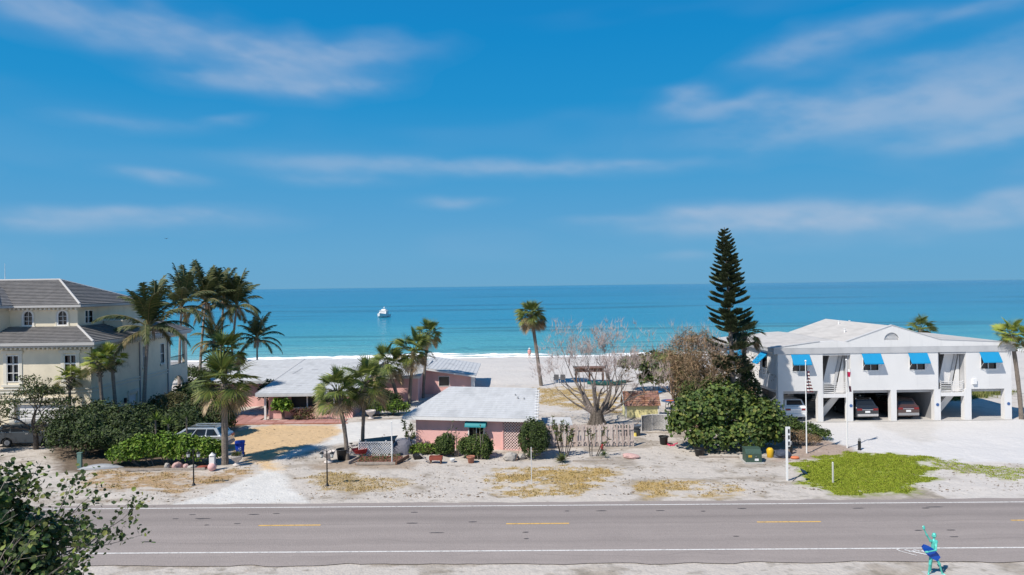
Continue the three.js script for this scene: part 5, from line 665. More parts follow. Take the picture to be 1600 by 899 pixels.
// ---------------------------------------------------------------- vehicles
function wheelParts(parent, x, z, R) { const w = part('wheel', [new THREE.TorusGeometry(R - .09, .1, 8, 18).scale(1, 1, 1.15).translate(x, R, z)], M.rubber, parent); part('rim', [new THREE.CylinderGeometry(R - .12, R - .12, .14, 14).rotateX(Math.PI / 2).translate(x, R, z), ...[0, 1, 2, 3, 4].map(k => new THREE.BoxGeometry(.06, (R - .14) * 2, .16).rotateZ(k * Math.PI / 5).translate(x, R, z))], M.steel, w); }
function suv(label, p, turn, paint, o = {}) { // front towards +x
  const L = o.L ?? 4.75, hw = .92, v = thing('parked_car', label, 'car', p, turn, o.group), R = .36, xr = -L / 2 + .95, xf = L / 2 - .95;
  const s = new THREE.Shape(); const b = -L / 2, f = L / 2; s.moveTo(b + .05, .34); s.lineTo(xr - .46, .3); s.absarc(xr, .34, .44, Math.PI, 0, true); s.lineTo(xf - .46, .28); s.absarc(xf, .34, .44, Math.PI, 0, true); s.lineTo(f - .1, .3); s.quadraticCurveTo(f + .02, .45, f - .02, .72); s.quadraticCurveTo(f - .08, .9, f - .4, .98); s.lineTo(f - 1.35, 1.08); s.lineTo(b + .12, 1.12); s.quadraticCurveTo(b - .04, 1.05, b - .02, .7); s.lineTo(b + .05, .34);
  const bw = .1, body = new THREE.ExtrudeGeometry(s, { depth: 2 * hw - 2 * bw, bevelEnabled: true, bevelThickness: bw, bevelSize: .06, bevelSegments: 3, curveSegments: 8 }).translate(0, 0, -hw + bw);
  const bd = part('body', [body], paint, v);
  // cabin: lower ring to upper ring
  const lo = [[b + .1, 1.08], [f - 1.25, 1.06]], hi = [[b + .5, 1.68], [f - 2.25, 1.68]], w0 = .88, w1 = .68;
  const P = (x, y, z) => V(x, y, z), A = [P(lo[0][0], lo[0][1], w0), P(lo[1][0], lo[1][1], w0), P(hi[1][0], hi[1][1], w1), P(hi[0][0], hi[0][1], w1)], B = A.map(q => P(q.x, q.y, -q.z));
  const rf = .06, roofmid = [P((hi[0][0] + hi[1][0]) / 2, 1.68 + rf, 0)];
  const cab = part('cabin', [quad(A[0], A[1], A[2], A[3]), quad(B[1], B[0], B[3], B[2]), quad(A[1], B[1], B[2], A[2]), quad(B[0], A[0], A[3], B[3]), tri(A[3], A[2], roofmid[0], A[2], B[2], roofmid[0], B[2], B[3], roofmid[0], B[3], A[3], roofmid[0])], paint, v);
  const bil = (q, u, t, off) => { const a = q[0].clone().lerp(q[1], u), d = q[3].clone().lerp(q[2], u), n = q[1].clone().sub(q[0]).cross(q[3].clone().sub(q[0])).normalize(); return a.lerp(d, t).addScaledVector(n, off); };
  const pane = (name, q, u0, u1, u2, u3, t0, t1) => part(name, [quad(bil(q, u0, t0, .012), bil(q, u1, t0, .012), bil(q, u2, t1, .012), bil(q, u3, t1, .012))], M.glass, cab);
  for (const q of [A, [B[1], B[0], B[3], B[2]]]) { const fl = q !== A, m = u => fl ? 1 - u : u; for (const [a, c, d, e] of [[.05, .30, .30, .10], [.33, .60, .60, .33], [.63, .93, .90, .63]]) { const U = [m(a), m(c), m(d), m(e)]; if (fl) pane('side_window', q, U[1], U[0], U[3], U[2], .12, .86); else pane('side_window', q, ...U, .12, .86); } }
  pane('windscreen', [A[1], B[1], B[2], A[2]], .06, .94, .94, .06, .08, .92); pane('rear_window', [B[0], A[0], A[3], B[3]], .08, .92, .92, .08, .3, .92);
  if (o.rails !== false) for (const z of [-.6, .6]) part('roof_rail', [beam([hi[0][0] + .15, 1.76, z], [hi[1][0] - .1, 1.76, z], .04, .04), box(hi[0][0] + .15, hi[0][0] + .22, 1.68, 1.76, z - .02, z + .02), box(hi[1][0] - .2, hi[1][0] - .13, 1.68, 1.76, z - .02, z + .02)], M.chrome, cab);
  for (const x of [xr, xf]) for (const z of [-hw + .12, hw - .12]) wheelParts(v, x, z, R);
  for (const z of [-.66, .66]) { part('headlight', [box(f - .25, f + .06, .74, .88, z - .2, z + .2)], M.chrome, v); part('tail_light', [box(b - .1, b + .12, .86, 1.02, z - .2, z + .2)], mat([.22, .012, .012], { roughness: .25 }), v); part('wing_mirror', [box(f - 1.75, f - 1.55, 1.1, 1.26, Math.sign(z) * .9 - .08, Math.sign(z) * .98 + .06)], paint, v); }
  part('grille', [box(f - .06, f + .075, .5, .74, -.5, .5)], M.black, v); part('bumper', [box(b - .13, b + .1, .38, .58, -.86, .86), box(f - .12, f + .1, .36, .5, -.84, .84)], o.bumper ?? M.grey, v); part('licence_plate', [box(b - .105, b - .07, .66, .82, -.2, .2)], M.whiteMetal, v); part('tailgate_trim', [box(b - .1, b + .02, .9, .94, -.5, .5)], M.chrome, v); part('door_handle', [box(-.1, .1, .98, 1.01, hw - .02, hw + .02)], M.chrome, v);
  return v;
}
const paintOf = (c, o = {}) => new THREE.MeshPhysicalMaterial({ color: lin(...c), roughness: .35, metalness: .3, clearcoat: 1, clearcoatRoughness: .08, side: THREE.DoubleSide, ...o });
suv('silver estate car with roof rails parked behind the bright green hedge', [-23.25, .02, -49.6], Math.PI - .04, paintOf([.48, .50, .52], { metalness: .6 }), { L: 5.0 });
suv('white car parked in the leftmost carport of the white house', [23.6, .04, -59.4], Math.PI / 2, paintOf([.72, .73, .74], { metalness: 0 }), { rails: false, bumper: M.whiteMetal });
suv('black car with chrome bumper parked in the middle carport', [29.35, .04, -59.0], Math.PI / 2, paintOf([.025, .03, .038]), { bumper: M.chrome });
suv('maroon car parked in the carport with the louvred wall', [32.85, .04, -59.2], Math.PI / 2, paintOf([.085, .045, .04]), { rails: false });
suv('dark blue car half hidden under the spreading tree by the cream house garage', [-36.5, .02, -51.9], .1, paintOf([.03, .045, .06]), {});
{ // low trailer beside the cottage, mostly hidden by the lattice
  const v = thing('flat_trailer', 'low dark trailer under a black cover behind the white lattice panel', 'trailer', [-9.6, 0, -48.0]); partW('deck', [box(-10.75, -8.45, .62, .72, -48.6, -47.4)], M.dark, v); partW('cover', slab([-10.85, .76, -47.3], [-8.3, 1.0, -47.3], [-8.3, 1.04, -48.7], [-10.85, .8, -48.7], .05), M.black, v); for (const z of [-47.35, -48.65]) partW('wheel', [new THREE.TorusGeometry(.22, .07, 7, 16).translate(-9.6, .29, z)], M.rubber, v); partW('tow_bar', [bar([-10.7, .6, -48], [-11.6, .4, -48], .035)], M.steel, v);
  const g = new THREE.IcosahedronGeometry(1, 3), q = g.attributes.position; for (let i = 0; i < q.count; i++) { const n = .8 + .4 * fbm(q.getX(i) * 2 + 4, q.getZ(i) * 2 + q.getY(i), 3); q.setXYZ(i, q.getX(i) * n * .72, Math.max(-.05, q.getY(i) * n * .95), q.getZ(i) * n * .6); } g.computeVertexNormals(); solo('covered_heap', g, mat([.12, .12, .15], { roughness: .7 }), 'heap under a purple grey tarpaulin at the right end of the lattice', 'tarpaulin', [-7.75, 0, -47.8]);
}
// ---------------------------------------------------------------- yard things
function lampPost(p, label) { const v = thing('lamp_post', label, 'lamp post', [p[0], groundHeight(...p), p[1]], 0, 'black garden lamp posts'); part('post', [cyl(.045, .035, 2.05, 8), cyl(.13, .05, .16, 10), cyl(.1, .1, .05, 10)], M.black, v); part('bracket', [tube([[-.3, 2.0, 0], [-.26, 2.14, 0], [-.1, 2.1, 0], [0, 1.98, 0], [.1, 2.1, 0], [.26, 2.14, 0], [.3, 2.0, 0]], .016, 5), cyl(.03, .005, .16, 6, 0, 2.04, 0)], M.black, v); for (const s of [-1, 1]) { const l = part('lantern', [cyl(.13, .1, .03, 8, s * .3, 1.9, 0), cyl(.14, .02, .1, 8, s * .3, 1.93, 0), cyl(.06, .09, .04, 8, s * .3, 1.66, 0)], M.black, v); part('lantern_glass', [cyl(.08, .11, .2, 6, s * .3, 1.7, 0)], mat([.55, .55, .52], { roughness: .2 }), l); } return v; }
lampPost([-19.05, -40.5], 'black twin lantern lamp post in the dry grass before the hedge'); lampPost([-10.99, -40.02], 'black twin lantern lamp post on the sand beside the shell driveway');
function urn(p, label, plant, k = 1, seed = 1) { const v = thing('stone_urn', label, 'planter', [p[0], groundHeight(...p), p[1]], 0, 'white stone urns'); part('bowl', [lathe([[0, 0], [.26, 0], [.26, .08], [.14, .14], [.12, .26], [.3, .4], [.4, .62], [.42, .68], [.36, .68], [.3, .5], [0, .45]].map(([a, b]) => [a * k, b * k]), 16)], mat([.64, .58, .55], { map: T.rock }), v); if (plant) { const r = mulberry(seed), L = new Leaves(); for (let i = 0; i < 50; i++) { const a = i * 2.4, e = .4 + r() * 1.1; L.blade(V(.15 * Math.cos(a) * k, .6 * k, .15 * Math.sin(a) * k), V(Math.cos(a) * Math.cos(e), Math.sin(e), Math.sin(a) * Math.cos(e)), V(0, 1, .1), .45 * k, .06, pick(r, PAL.mid.concat(PAL.olive))); } L.mesh('plant', v); } return v; }
urn([-18.3, -45.0], 'planted stone urn right of the palm by the blue bin', true, 1, 3); urn([-12.4, -45.5], 'empty stone urn beside the lamp post on the right of the driveway', false, 1.15); urn([-12.6, -60.2], 'stone urn beyond the tan gravel near the pink house palms', false, 1.1); urn([-26.0, -59.6], 'stone urn on the brick patio behind the silver car', true, 1, 5);
{ const v = thing('statue_post', 'white stone marker with a round shell base at the kerb end', 'ornament', [-19.35, groundHeight(-19.35, -43.7), -43.7]); part('pillar', [box(-.16, .16, .3, 1.0, -.1, .1), new THREE.ConeGeometry(.22, .2, 4).rotateY(Math.PI / 4).translate(0, 1.1, 0)], M.white, v); part('shell_base', [ball(.27, 0, .26, .03, 14, 9)], M.pinkPale, v); }
function bin(label, p, turn, body, lid, tag2) { const v = thing('wheelie_bin', label, 'bin', [p[0], groundHeight(...p) - .01, p[1]], turn); const s = (y0, y1, a, b) => { const g = new THREE.CylinderGeometry(b * Math.SQRT2, a * Math.SQRT2, y1 - y0, 4).rotateY(Math.PI / 4).translate(0, (y0 + y1) / 2, 0); return g; }; part('bin_body', [s(.08, 1.0, .24, .31), box(-.31, .31, .93, 1.0, -.33, .33)], body, v); part('bin_lid', [box(-.33, .33, 1.0, 1.05, -.34, .36), box(-.26, .26, 1.05, 1.09, -.28, .28), box(-.25, .25, .98, 1.03, -.42, -.36)], lid, v); for (const x of [-.27, .27]) part('bin_wheel', [new THREE.CylinderGeometry(.12, .12, .06, 12).rotateZ(Math.PI / 2).translate(x, .12, -.26)], M.rubber, v); if (tag2) { const k = []; for (let i = 0; i < 3; i++) { const a = i * 2.094 + .3; k.push(tri([Math.cos(a) * .11, .62 + Math.sin(a) * .11, .300], [Math.cos(a + 1.2) * .11, .62 + Math.sin(a + 1.2) * .11, .300], [Math.cos(a + .9) * .02, .62 + Math.sin(a + .9) * .02, .300])); } part('recycling_mark', k, M.whiteMetal, v); } return v; }
{ const b = mat([.008, .05, .42], { roughness: .45 }); bin('blue recycling bin beside the palm behind the planted urn', [-19.0, -47.3], .35, b, b, true); const g = mat([.012, .09, .055], { roughness: .5 }); bin('dark bin with a green lid left of the palm by the hedge', [-20.5, -47.7], .1, M.black, g, false); }
{ const v = thing('gas_tank', 'upright white and grey tank at the right end of the hedge', 'tank', [-20.55, groundHeight(-20.5, -46.4), -46.3]); part('tank_body', [lathe([[0, 0], [.26, 0], [.3, .06], [.3, 1.0], [.24, 1.12], [.1, 1.2], [0, 1.21]], 16)], mat([.52, .54, .53], { map: T.rock, roughness: .5 }), v); part('valve', [cyl(.06, .05, .14, 8, 0, 1.2, 0)], M.steel, v); }
{ // kerb of the front bed with stones
  const v = thing('garden_kerb', 'pale timber edging along the foot of the bright hedge', 'edging', [-22.4, 0, -43.9]); for (let i = 0; i < 4; i++) partW('edging_plank', [beam([-25.0 + i * 1.28, .1, -43.85 + .03 * (i % 2)], [-23.75 + i * 1.28, .09, -43.9], .1, .12)], M.drift, v);
  const R = mulberry(5), st = (p, s, m, label) => { const g = new THREE.IcosahedronGeometry(1, 2), q = g.attributes.position; for (let i = 0; i < q.count; i++) { const x = q.getX(i), y = q.getY(i), z = q.getZ(i), n = .75 + .5 * fbm(x * 1.6 + p[0] * 3, y * 1.6 + z * 1.3 + p[1], 3); q.setXYZ(i, x * n * s[0], y * n * s[1], z * n * s[2]); } g.computeVertexNormals(); return solo('garden_rock', g, m, label, 'rock', [p[0], s[1] * .6, p[1]], R() * 6, 'rocks along the garden bed'); };
  st([-21.9, -44.3], [.34, .28, .25], M.pinkRock, 'largest pale pink rock by the hedge kerb'); st([-22.55, -44.3], [.2, .26, .18], M.rock, 'grey rock left of the pale pink rock'); st([-21.35, -44.35], [.2, .2, .18], M.pinkRock, 'small pink rock right of the largest pink rock'); st([-20.85, -44.2], [.32, .18, .22], M.rock, 'flat grey rock behind the left lamp post'); st([-20.2, -44.2], [.42, .14, .22], M.redWood, 'low dark red rock at the right end of the kerb');
  st([-.25, -45.4], [.5, .34, .35], M.rock, 'big pale rock below the cottage screen'); st([.5, -45.9], [.34, .2, .3], M.rock, 'pale rock left of the tall rounded bush'); st([7.8, -45.6], [.6, .2, .35], M.pinkRock, 'heap of pink stone at the right end of the fence');
}
// brick patio before the porch: pavers
{ const v = thing('brick_patio', 'pink brick paved patio before the porch of the long pink house', 'patio', [-21, 0, -60.5]); const ms = [[.46, .22, .19], [.52, .27, .24], [.41, .20, .17], [.56, .32, .29]].map(c => mat(c, { map: T.rock })), r = mulberry(19), geo = box(-.42, .42, 0, .05, -.42, .42); let k = 0; for (let i = 0; i < 15; i++) for (let j = 0; j < 7; j++) { const x = -27.2 + i * .87, z = -58.9 - j * .87; if (z < -60.2 && x > -22.4 || z < -63 + (-24 - x) * .2) continue; const m = new THREE.Mesh(geo, ms[Math.floor(r() * 4)]); m.name = 'paver'; m.position.set(x + 21, .01 + .008 * r(), z + 60.5); m.rotation.y = (r() - .5) * .02; m.castShadow = m.receiveShadow = true; v.add(m); k++; } partW('border', [beam([-27.8, .03, -58.38], [-14.2, .03, -58.38], .12, .1)], M.terracotta, v); }
// tools and clutter right of the driveway
{ const v = thing('black_tub', 'large black plastic tub against the bowed palm trunk', 'tub', [-11.65, groundHeight(-11.6, -46.3), -46.4]); part('tub_wall', [lathe([[0, 0], [.36, 0], [.43, .66], [.46, .68], [.46, .72], [.4, .72], [.34, .06], [0, .05]], 18)], M.black, v); }
{ const v = thing('lattice_panel', 'white diagonal lattice panel behind the red edged flower bed', 'fence panel', [-9.5, 0, -46.7]); const X0 = -10.6, X1 = -8.35, Y0 = .1, Y1 = 1.0; partW('panel_frame', [box(X0 - .05, X0, 0, 1.05, -46.74, -46.66), box(X1, X1 + .05, 0, 1.05, -46.74, -46.66), box(X0, X1, Y1, Y1 + .05, -46.73, -46.67), box(X0, X1, Y0 - .05, Y0, -46.73, -46.67), box(-10.2, -10.12, 1.05, 1.13, -46.74, -46.66), box(-8.8, -8.72, 1.05, 1.13, -46.74, -46.66)], M.white, v); const W = X1 - X0, H = Y1 - Y0; for (let k = -H; k < W; k += .17) for (const s of [1, -1]) { const a = Math.max(0, k), b = Math.min(W, k + H); if (b - a < .03) continue; const X = x => s > 0 ? X0 + x : X1 - x; partW('slat', [beam([X(a), Y0 + a - k, -46.7 + s * .008], [X(b), Y0 + b - k, -46.7 + s * .008], .014, .045)], M.white, v); } }
{ const v = thing('flower_bed', 'raised flower bed edged with red timber before the lattice', 'planter', [-9.1, 0, -45.3]); partW('edge_board', [beam([-10.35, .14, -44.55], [-7.75, .14, -44.45], .08, .16)], M.drift, v); partW('edge_board', [beam([-10.9, .12, -44.75], [-10.45, .12, -46.5], .08, .18)], M.drift, v); partW('edge_board', [beam([-7.7, .15, -44.4], [-7.15, .15, -46.2], .1, .22)], M.brownWood, v); partW('soil', [box(-10.4, -7.6, -.05, .12, -46.5, -44.6)], mat([.24, .10, .07], { map: T.rock, bump: [T.grain, .03] }), v); const r = mulberry(77), L = new Leaves(); for (let i = 0; i < 420; i++) L.blade(V(lerp(-1.2, 1.4, r()), .1 + .25 * r(), lerp(-1.1, .6, r())), rndDir(r), V(0, 1, 0).add(rndDir(r)).normalize(), .16, .07, pick(r, PAL.olive.concat(PAL.mid, [[.25, .06, .05], [.2, .07, .06]]))); L.mesh('plants', v); }
{ const v = thing('white_pole', 'thin white pole at the right end of the lattice bed', 'pole', [-8.0, 0, -44.65]); part('pole', [cyl(.035, .03, 2.9, 8, 0, -.1, 0)], M.whiteMetal, v); part('pole_cap', [ball(.045, 0, 2.8, 0)], M.whiteMetal, v); }
{ const v = thing('bicycle', 'old bicycle leaning by the slim palm trunk', 'bicycle', [-11.05, groundHeight(-11, -47.2) + .0, -47.3], .3); for (const x of [-.5, .5]) { const w = part('bicycle_wheel', [new THREE.TorusGeometry(.31, .025, 6, 22).translate(x, .335, 0)], M.rubber, v); part('spokes', [0, 1, 2, 3, 4, 5].map(k => new THREE.BoxGeometry(.008, .6, .008).rotateZ(k * Math.PI / 6).translate(x, .335, 0)), M.steel, w).userData.kind = 'stuff'; } part('frame', [bar([-.5, .335, 0], [-.12, .3, 0], .018), bar([-.12, .3, 0], [-.22, .8, 0], .018), bar([-.2, .7, 0], [.34, .72, 0], .018), bar([-.12, .3, 0], [.36, .66, 0], .018), bar([.34, .95, 0], [.5, .335, 0], .018), bar([-.5, .335, 0], [-.2, .7, 0], .014)], mat([.35, .04, .04], { roughness: .4 }), v); part('saddle', [new THREE.SphereGeometry(.12, 10, 6).scale(1.1, .35, .7).translate(-.24, .84, 0)], M.black, v); part('handlebar', [tube([[.4, 1.02, -.26], [.34, 1.05, -.1], [.34, .96, 0], [.34, 1.05, .1], [.4, 1.02, .26]], .014, 5)], M.chrome, v); }
{ const v = thing('red_wheelbarrow', 'red wheelbarrow tipped beside the bicycle', 'wheelbarrow', [-10.55, .0, -46.6], .5); part('tray', [slab([-.35, .35, .28], [.35, .3, .28], [.45, .62, .36], [-.48, .62, .36], .02), slab([.35, .3, -.28], [-.35, .35, -.28], [-.48, .62, -.36], [.45, .62, -.36], .02), slab([-.35, .35, -.28], [.35, .3, -.28], [.35, .3, .28], [-.35, .35, .28], .02), slab([.35, .3, .28], [.35, .3, -.28], [.45, .62, -.36], [.45, .62, .36], .02)], mat([.45, .04, .035], { roughness: .45 }), v); part('wheel', [new THREE.TorusGeometry(.15, .045, 6, 14).translate(.55, .195, 0)], M.rubber, v); for (const z of [-.22, .22]) { part('handle', [bar([.55, .2, z * .4], [-.95, .5, z], .02)], M.steel, v); part('leg', [bar([-.25, .33, z], [-.28, .01, z], .018)], M.steel, v); } }
{ const v = thing('wooden_trough', 'low red wooden trough on short legs before the left clipped bush', 'trough', [-5.15, groundHeight(-5.1, -44.9), -44.9], -.1); part('trough', [box(-.42, .42, .22, .27, -.2, .2), box(-.42, .42, .27, .46, .16, .2), box(-.42, .42, .27, .46, -.2, -.16), box(-.42, -.38, .27, .46, -.16, .16), box(.38, .42, .27, .46, -.16, .16)], M.redWood, v); for (const x of [-.34, .34]) for (const z of [-.14, .14]) part('leg', [box(x - .03, x + .03, 0, .22, z - .03, z + .03)], M.brownWood, v); part('prop_board', [beam([-1.05, .62, .1], [-.4, .1, .22], .12, .04)], M.drift, v); }
{ const v = thing('flower_pot', 'terracotta pot on the sand before the wide middle bush', 'pot', [-2.85, groundHeight(-2.85, -44.9), -44.9]); part('pot', [lathe([[0, 0], [.17, 0], [.25, .36], [.29, .37], [.29, .46], [.24, .46], [.2, .38], [0, .36]], 16)], M.terracotta, v); part('soil', [cyl(.21, .21, .02, 14, 0, .38, 0)], M.brownWood, v); }
{ const v = thing('white_pot', 'small white pot between the two left clipped bushes', 'pot', [-4.1, groundHeight(-4.1, -45.2), -45.2]); part('pot', [lathe([[0, 0], [.12, 0], [.19, .22], [.15, .24], [0, .2]], 14)], M.white, v); }
{ const v = thing('black_pot', 'black nursery pot at the left corner of the pink cottage', 'pot', [-6.5, groundHeight(-6.5, -46.1), -46.1]); part('pot', [lathe([[0, 0], [.3, 0], [.38, .26], [.34, .28], [0, .22]], 16)], M.black, v); }
{ const v = thing('old_rake', 'old garden rake leaning before the cottage screen', 'rake', [.2, .0, -45.5]); part('shaft', [bar([-.1, .02, .5], [.35, 1.2, -.4], .018)], M.brownWood, v); part('rake_head', [beam([.18, 1.18, -.4], [.52, 1.2, -.4], .03, .03), ...[0, 1, 2, 3, 4].map(k => box(.2 + k * .075, .21 + k * .075, 1.06, 1.18, -.405, -.395))], M.steel, v); }
// fence of upright boards
{ const v = thing('picket_fence', 'weathered pinkish board fence before the bare tree', 'fence', [5.4, 0, -48.7]); const r = mulberry(29), ms = [[.60, .48, .43], [.54, .43, .38], [.65, .54, .49]].map(c => mat(c, { map: T.wood, bump: [T.barkB, .004] })); for (let i = 0; i < 30; i++) { const x = 2.35 + i * .206, y = 1.55 + .1 * r(), back = i % 2 ? -.07 : .03, z = -48.85 + .0 * i + back; partW('picket', [box(x, x + .15, .05 + .04 * r(), y - .06, z - .018, z), plate([[x, y - .06], [x + .15, y - .06], [x + .115, y], [x + .035, y]], .018).translate(0, 0, z)], ms[Math.floor(r() * 3)], v); } for (const y of [.35, 1.2]) partW('rail', [box(2.3, 8.55, y, y + .09, -48.9, -48.845)], M.wood, v); for (const x of [2.28, 4.35, 6.4, 8.5]) partW('fence_post', [box(x, x + .1, -.1, 1.68, -48.99, -48.9)], M.wood, v); }
{ const v = thing('timber_edging', 'grey timber laid on the sand before the picket fence', 'edging', [5, 0, -44.75]); partW('timber', [beam([3.85, .06, -44.78], [5.1, .06, -44.74], .1, .1)], M.drift, v); partW('timber', [beam([5.12, .06, -44.74], [6.3, .07, -44.66], .1, .1)], M.drift, v); }
{ const v = thing('garden_lantern', 'small red glass lantern on the sand by the picket fence', 'lantern', [6.15, groundHeight(6.1, -47.6), -47.7]); part('base', [cyl(.12, .1, .1, 10)], M.dark, v); part('body', [cyl(.09, .12, .3, 10, 0, .1, 0), cyl(.12, .02, .14, 10, 0, .4, 0)], mat([.32, .03, .03], { roughness: .3 }), v); }
{ // mesh fence beside the playhouse
  const v = thing('mesh_fence', 'curved wire mesh fence panel before the yellow playhouse', 'fence', [11.2, 0, -54]); const P = []; for (let i = 0; i <= 20; i++) { const t = i / 20; P.push([lerp(10.05, 12.75, t), -53.6 - .35 * Math.sin(Math.PI * t) - .9 * t * (1 - t)]); } const at = t => { const f = clamp(t) * 19.999, i = Math.floor(f); return [lerp(P[i][0], P[i + 1][0], f - i), lerp(P[i][1], P[i + 1][1], f - i)]; };
  for (const i of [0, 7, 14, 20]) partW('mesh_post', [cyl(.03, .03, 1.3, 6, P[i][0], 0, P[i][1])], M.greyWall, v); partW('top_rail', [tube(P.map(p => V(p[0], 1.25, p[1])), .028, 6)], M.white, v); const wires = []; for (let k = 0; k < 60; k++) for (const s of [1, -1]) { const pts = []; for (let j = 0; j <= 4; j++) { const t = (k - 12) / 44 + s * (j / 4 - .5) * .36; if (t < 0 || t > 1) continue; const [x, z] = at(t); pts.push(V(x, .05 + 1.2 * j / 4, z)); } if (pts.length > 1) wires.push(tube(pts, .012, 3)); } const m = partW('wire_mesh', wires, mat([.62, .61, .60], { roughness: .5 }), v); m.userData.kind = 'stuff';
  const slats = partW('privacy_net', [tri(...P.slice(0, -1).flatMap((p, i) => { const q = P[i + 1]; return [[p[0], .04, p[1] - .03], [q[0], .04, q[1] - .03], [q[0], 1.22, q[1] - .03], [p[0], .04, p[1] - .03], [q[0], 1.22, q[1] - .03], [p[0], 1.22, p[1] - .03]]; }))], mat([.42, .40, .39], { map: T.speckle }), v);
}
{ const v = thing('round_table', 'round mosaic topped table painted blue and orange beside the playhouse', 'table', [14.55, 0, -63.4]); part('table_top', [cyl(.82, .82, .06, 24, 0, .7, 0)], mat([.12, .20, .30], { map: T.rock, roughness: .4 }), v); part('mosaic_ring', [new THREE.RingGeometry(.42, .68, 24).rotateX(-Math.PI / 2).translate(0, .765, 0)], mat([.06, .09, .25], { roughness: .4 }), v); part('mosaic_centre', [new THREE.CircleGeometry(.42, 9).rotateX(-Math.PI / 2).translate(0, .767, 0)], mat([.62, .13, .05], { roughness: .4 }), v); for (let i = 0; i < 3; i++) { const a = i * 2.09; part('leg', [bar([.5 * Math.cos(a), .7, .5 * Math.sin(a)], [.62 * Math.cos(a), 0, .62 * Math.sin(a)], .03)], M.steel, v); } }
{ const v = thing('garden_cart', 'dark green and yellow garden cart at the right end of the fence', 'cart', [8.5, 0, -52.4]); part('cart_box', [slab([-.6, .35, .3], [.5, .35, .3], [.6, .75, .36], [-.7, .75, .36], .03), slab([.5, .35, -.3], [-.6, .35, -.3], [-.7, .75, -.36], [.6, .75, -.36], .03), box(-.6, .5, .32, .36, -.3, .3)], mat([.01, .05, .035], { roughness: .5 }), v); for (const z of [-.36, .36]) part('wheel', [new THREE.TorusGeometry(.2, .05, 6, 14).translate(.1, .25, z)], M.rubber, v); part('handle', [bar([.55, .6, 0], [1.1, 1.0, 0], .02)], M.brownWood, v); part('jug', [cyl(.13, .1, .3, 10, .75, 0, .45)], mat([.7, .55, .12], { roughness: .4 }), v); }
{ const v = thing('planter_pot', 'dark grey round pot stack left of the mesh fence', 'pot', [9.35, 0, -52.2]); part('pot', [lathe([[0, 0], [.28, 0], [.36, .5], [.3, .54], [0, .4]], 16)], mat([.05, .055, .065], { roughness: .4 }), v); part('upper_pot', [lathe([[0, .5], [.2, .5], [.42, .8], [.36, .84], [0, .7]], 16)], mat([.10, .12, .15], { roughness: .4 }), v); }
{ const v = thing('black_bucket', 'black bucket on the sand before the mesh fence', 'bucket', [10.8, groundHeight(10.8, -49.1), -49.2]); part('bucket', [lathe([[0, 0], [.26, 0], [.3, .5], [.36, .54], [.36, .6], [.3, .6], [.24, .06], [0, .05]], 18)], M.black, v); part('bucket_lid', [cyl(.3, .3, .03, 16, .35, .0, .1)], M.brownWood, v); }
{ const v = thing('pink_scoop', 'bright pink plastic sand toy beside the black bucket', 'toy', [11.35, groundHeight(11.3, -48.8), -48.9], .4); const m = mat([.75, .05, .16], { roughness: .35 }); part('blade', [slab([-.28, .02, .14], [.1, .02, .16], [.1, .05, -.16], [-.28, .05, -.14], .02), slab([-.3, .02, .15], [-.28, .02, -.15], [-.3, .14, -.17], [-.32, .14, .17], .02)], m, v); part('grip', [bar([.1, .05, 0], [.46, .12, 0], .035)], m, v); }
{ const v = thing('utility_cabinet', 'green metal utility cabinet with sloping front beside the sea grape bush', 'cabinet', [15.45, groundHeight(15.4, -44.1), -44.3], -.06); const m = mat([.055, .10, .075], { map: T.rock, roughness: .5 }); part('cabinet', [eastSide(.5)(plate([[-.42, 0], [.42, 0], [.42, .86], [-.12, .86], [-.42, .62]].map(([a, b]) => [-a * -1, b]), 1.0))], m, v); part('cabinet_lid', [box(-.53, .53, .86, .9, -.45, .12)], m, v); part('pad', [box(-.62, .62, -.1, .06, -.55, .6)], M.concrete, v); part('warning_label', [box(-.35, -.12, .38, .52, .425, .43)], mat([.5, .33, .03]), v); part('notice', [box(.05, .3, .16, .3, .425, .43)], M.whiteMetal, v); part('cabinet_lock', [box(.1, .16, .4, .48, .42, .46)], M.steel, v); }
{ const v = thing('black_pot', 'black pot under the left edge of the sea grape bush', 'pot', [12.5, groundHeight(12.5, -46.1), -46.0]); part('pot', [lathe([[0, 0], [.27, 0], [.34, .42], [.38, .44], [.38, .5], [.32, .5], [0, .42]], 16)], M.black, v); }
{ const v = thing('kerb_log', 'pale timber laid along the foot of the sea grape bush', 'edging', [13.5, 0, -45.3]); partW('timber', [beam([12.3, .06, -45.4], [14.9, .06, -45.2], .12, .12)], M.drift, v); }
{ const v = thing('number_sign', 'white sign post with dark stacked numbers before the sea grape bush', 'sign', [15.95, 0, -39.9]); part('sign_post', [box(-.05, .05, -.1, 3.15, -.05, .05)], M.whiteMetal, v); const b = part('sign_board', [box(.055, .2, 2.0, 3.15, -.03, .03)], M.whiteMetal, v); for (let k = 0; k < 3; k++) part('numeral', [box(.075, .17, 2.78 - k * .36, 2.8 - k * .36 + .22, .031, .036)], M.dark, b); }
{ const v = thing('solar_lamp', 'black solar panel lamp leaning on a stake beside the number sign', 'lamp', [16.15, 0, -39.75]); part('stake', [bar([0, -.05, 0], [.62, .42, -.1], .02)], M.black, v); part('solar_panel', [box(-.2, .2, -.015, .015, -.16, .16).rotateZ(-.5).rotateX(.5).translate(.78, .52, -.12)], M.glass, v); part('lamp_head', [box(-.1, .1, -.06, -.02, -.1, .1).rotateZ(-.5).rotateX(.5).translate(.78, .52, -.12)], M.black, v); }
solo('marker_stake', [box(-.035, .035, -.1, 1.15, -.035, .035), new THREE.ConeGeometry(.05, .06, 4).rotateY(.785).translate(0, 1.18, 0)], mat([.7, .69, .62], { map: T.wood }), 'thin white marker stake standing in the green lawn', 'stake', [18.4, 0, -39.4], .2);
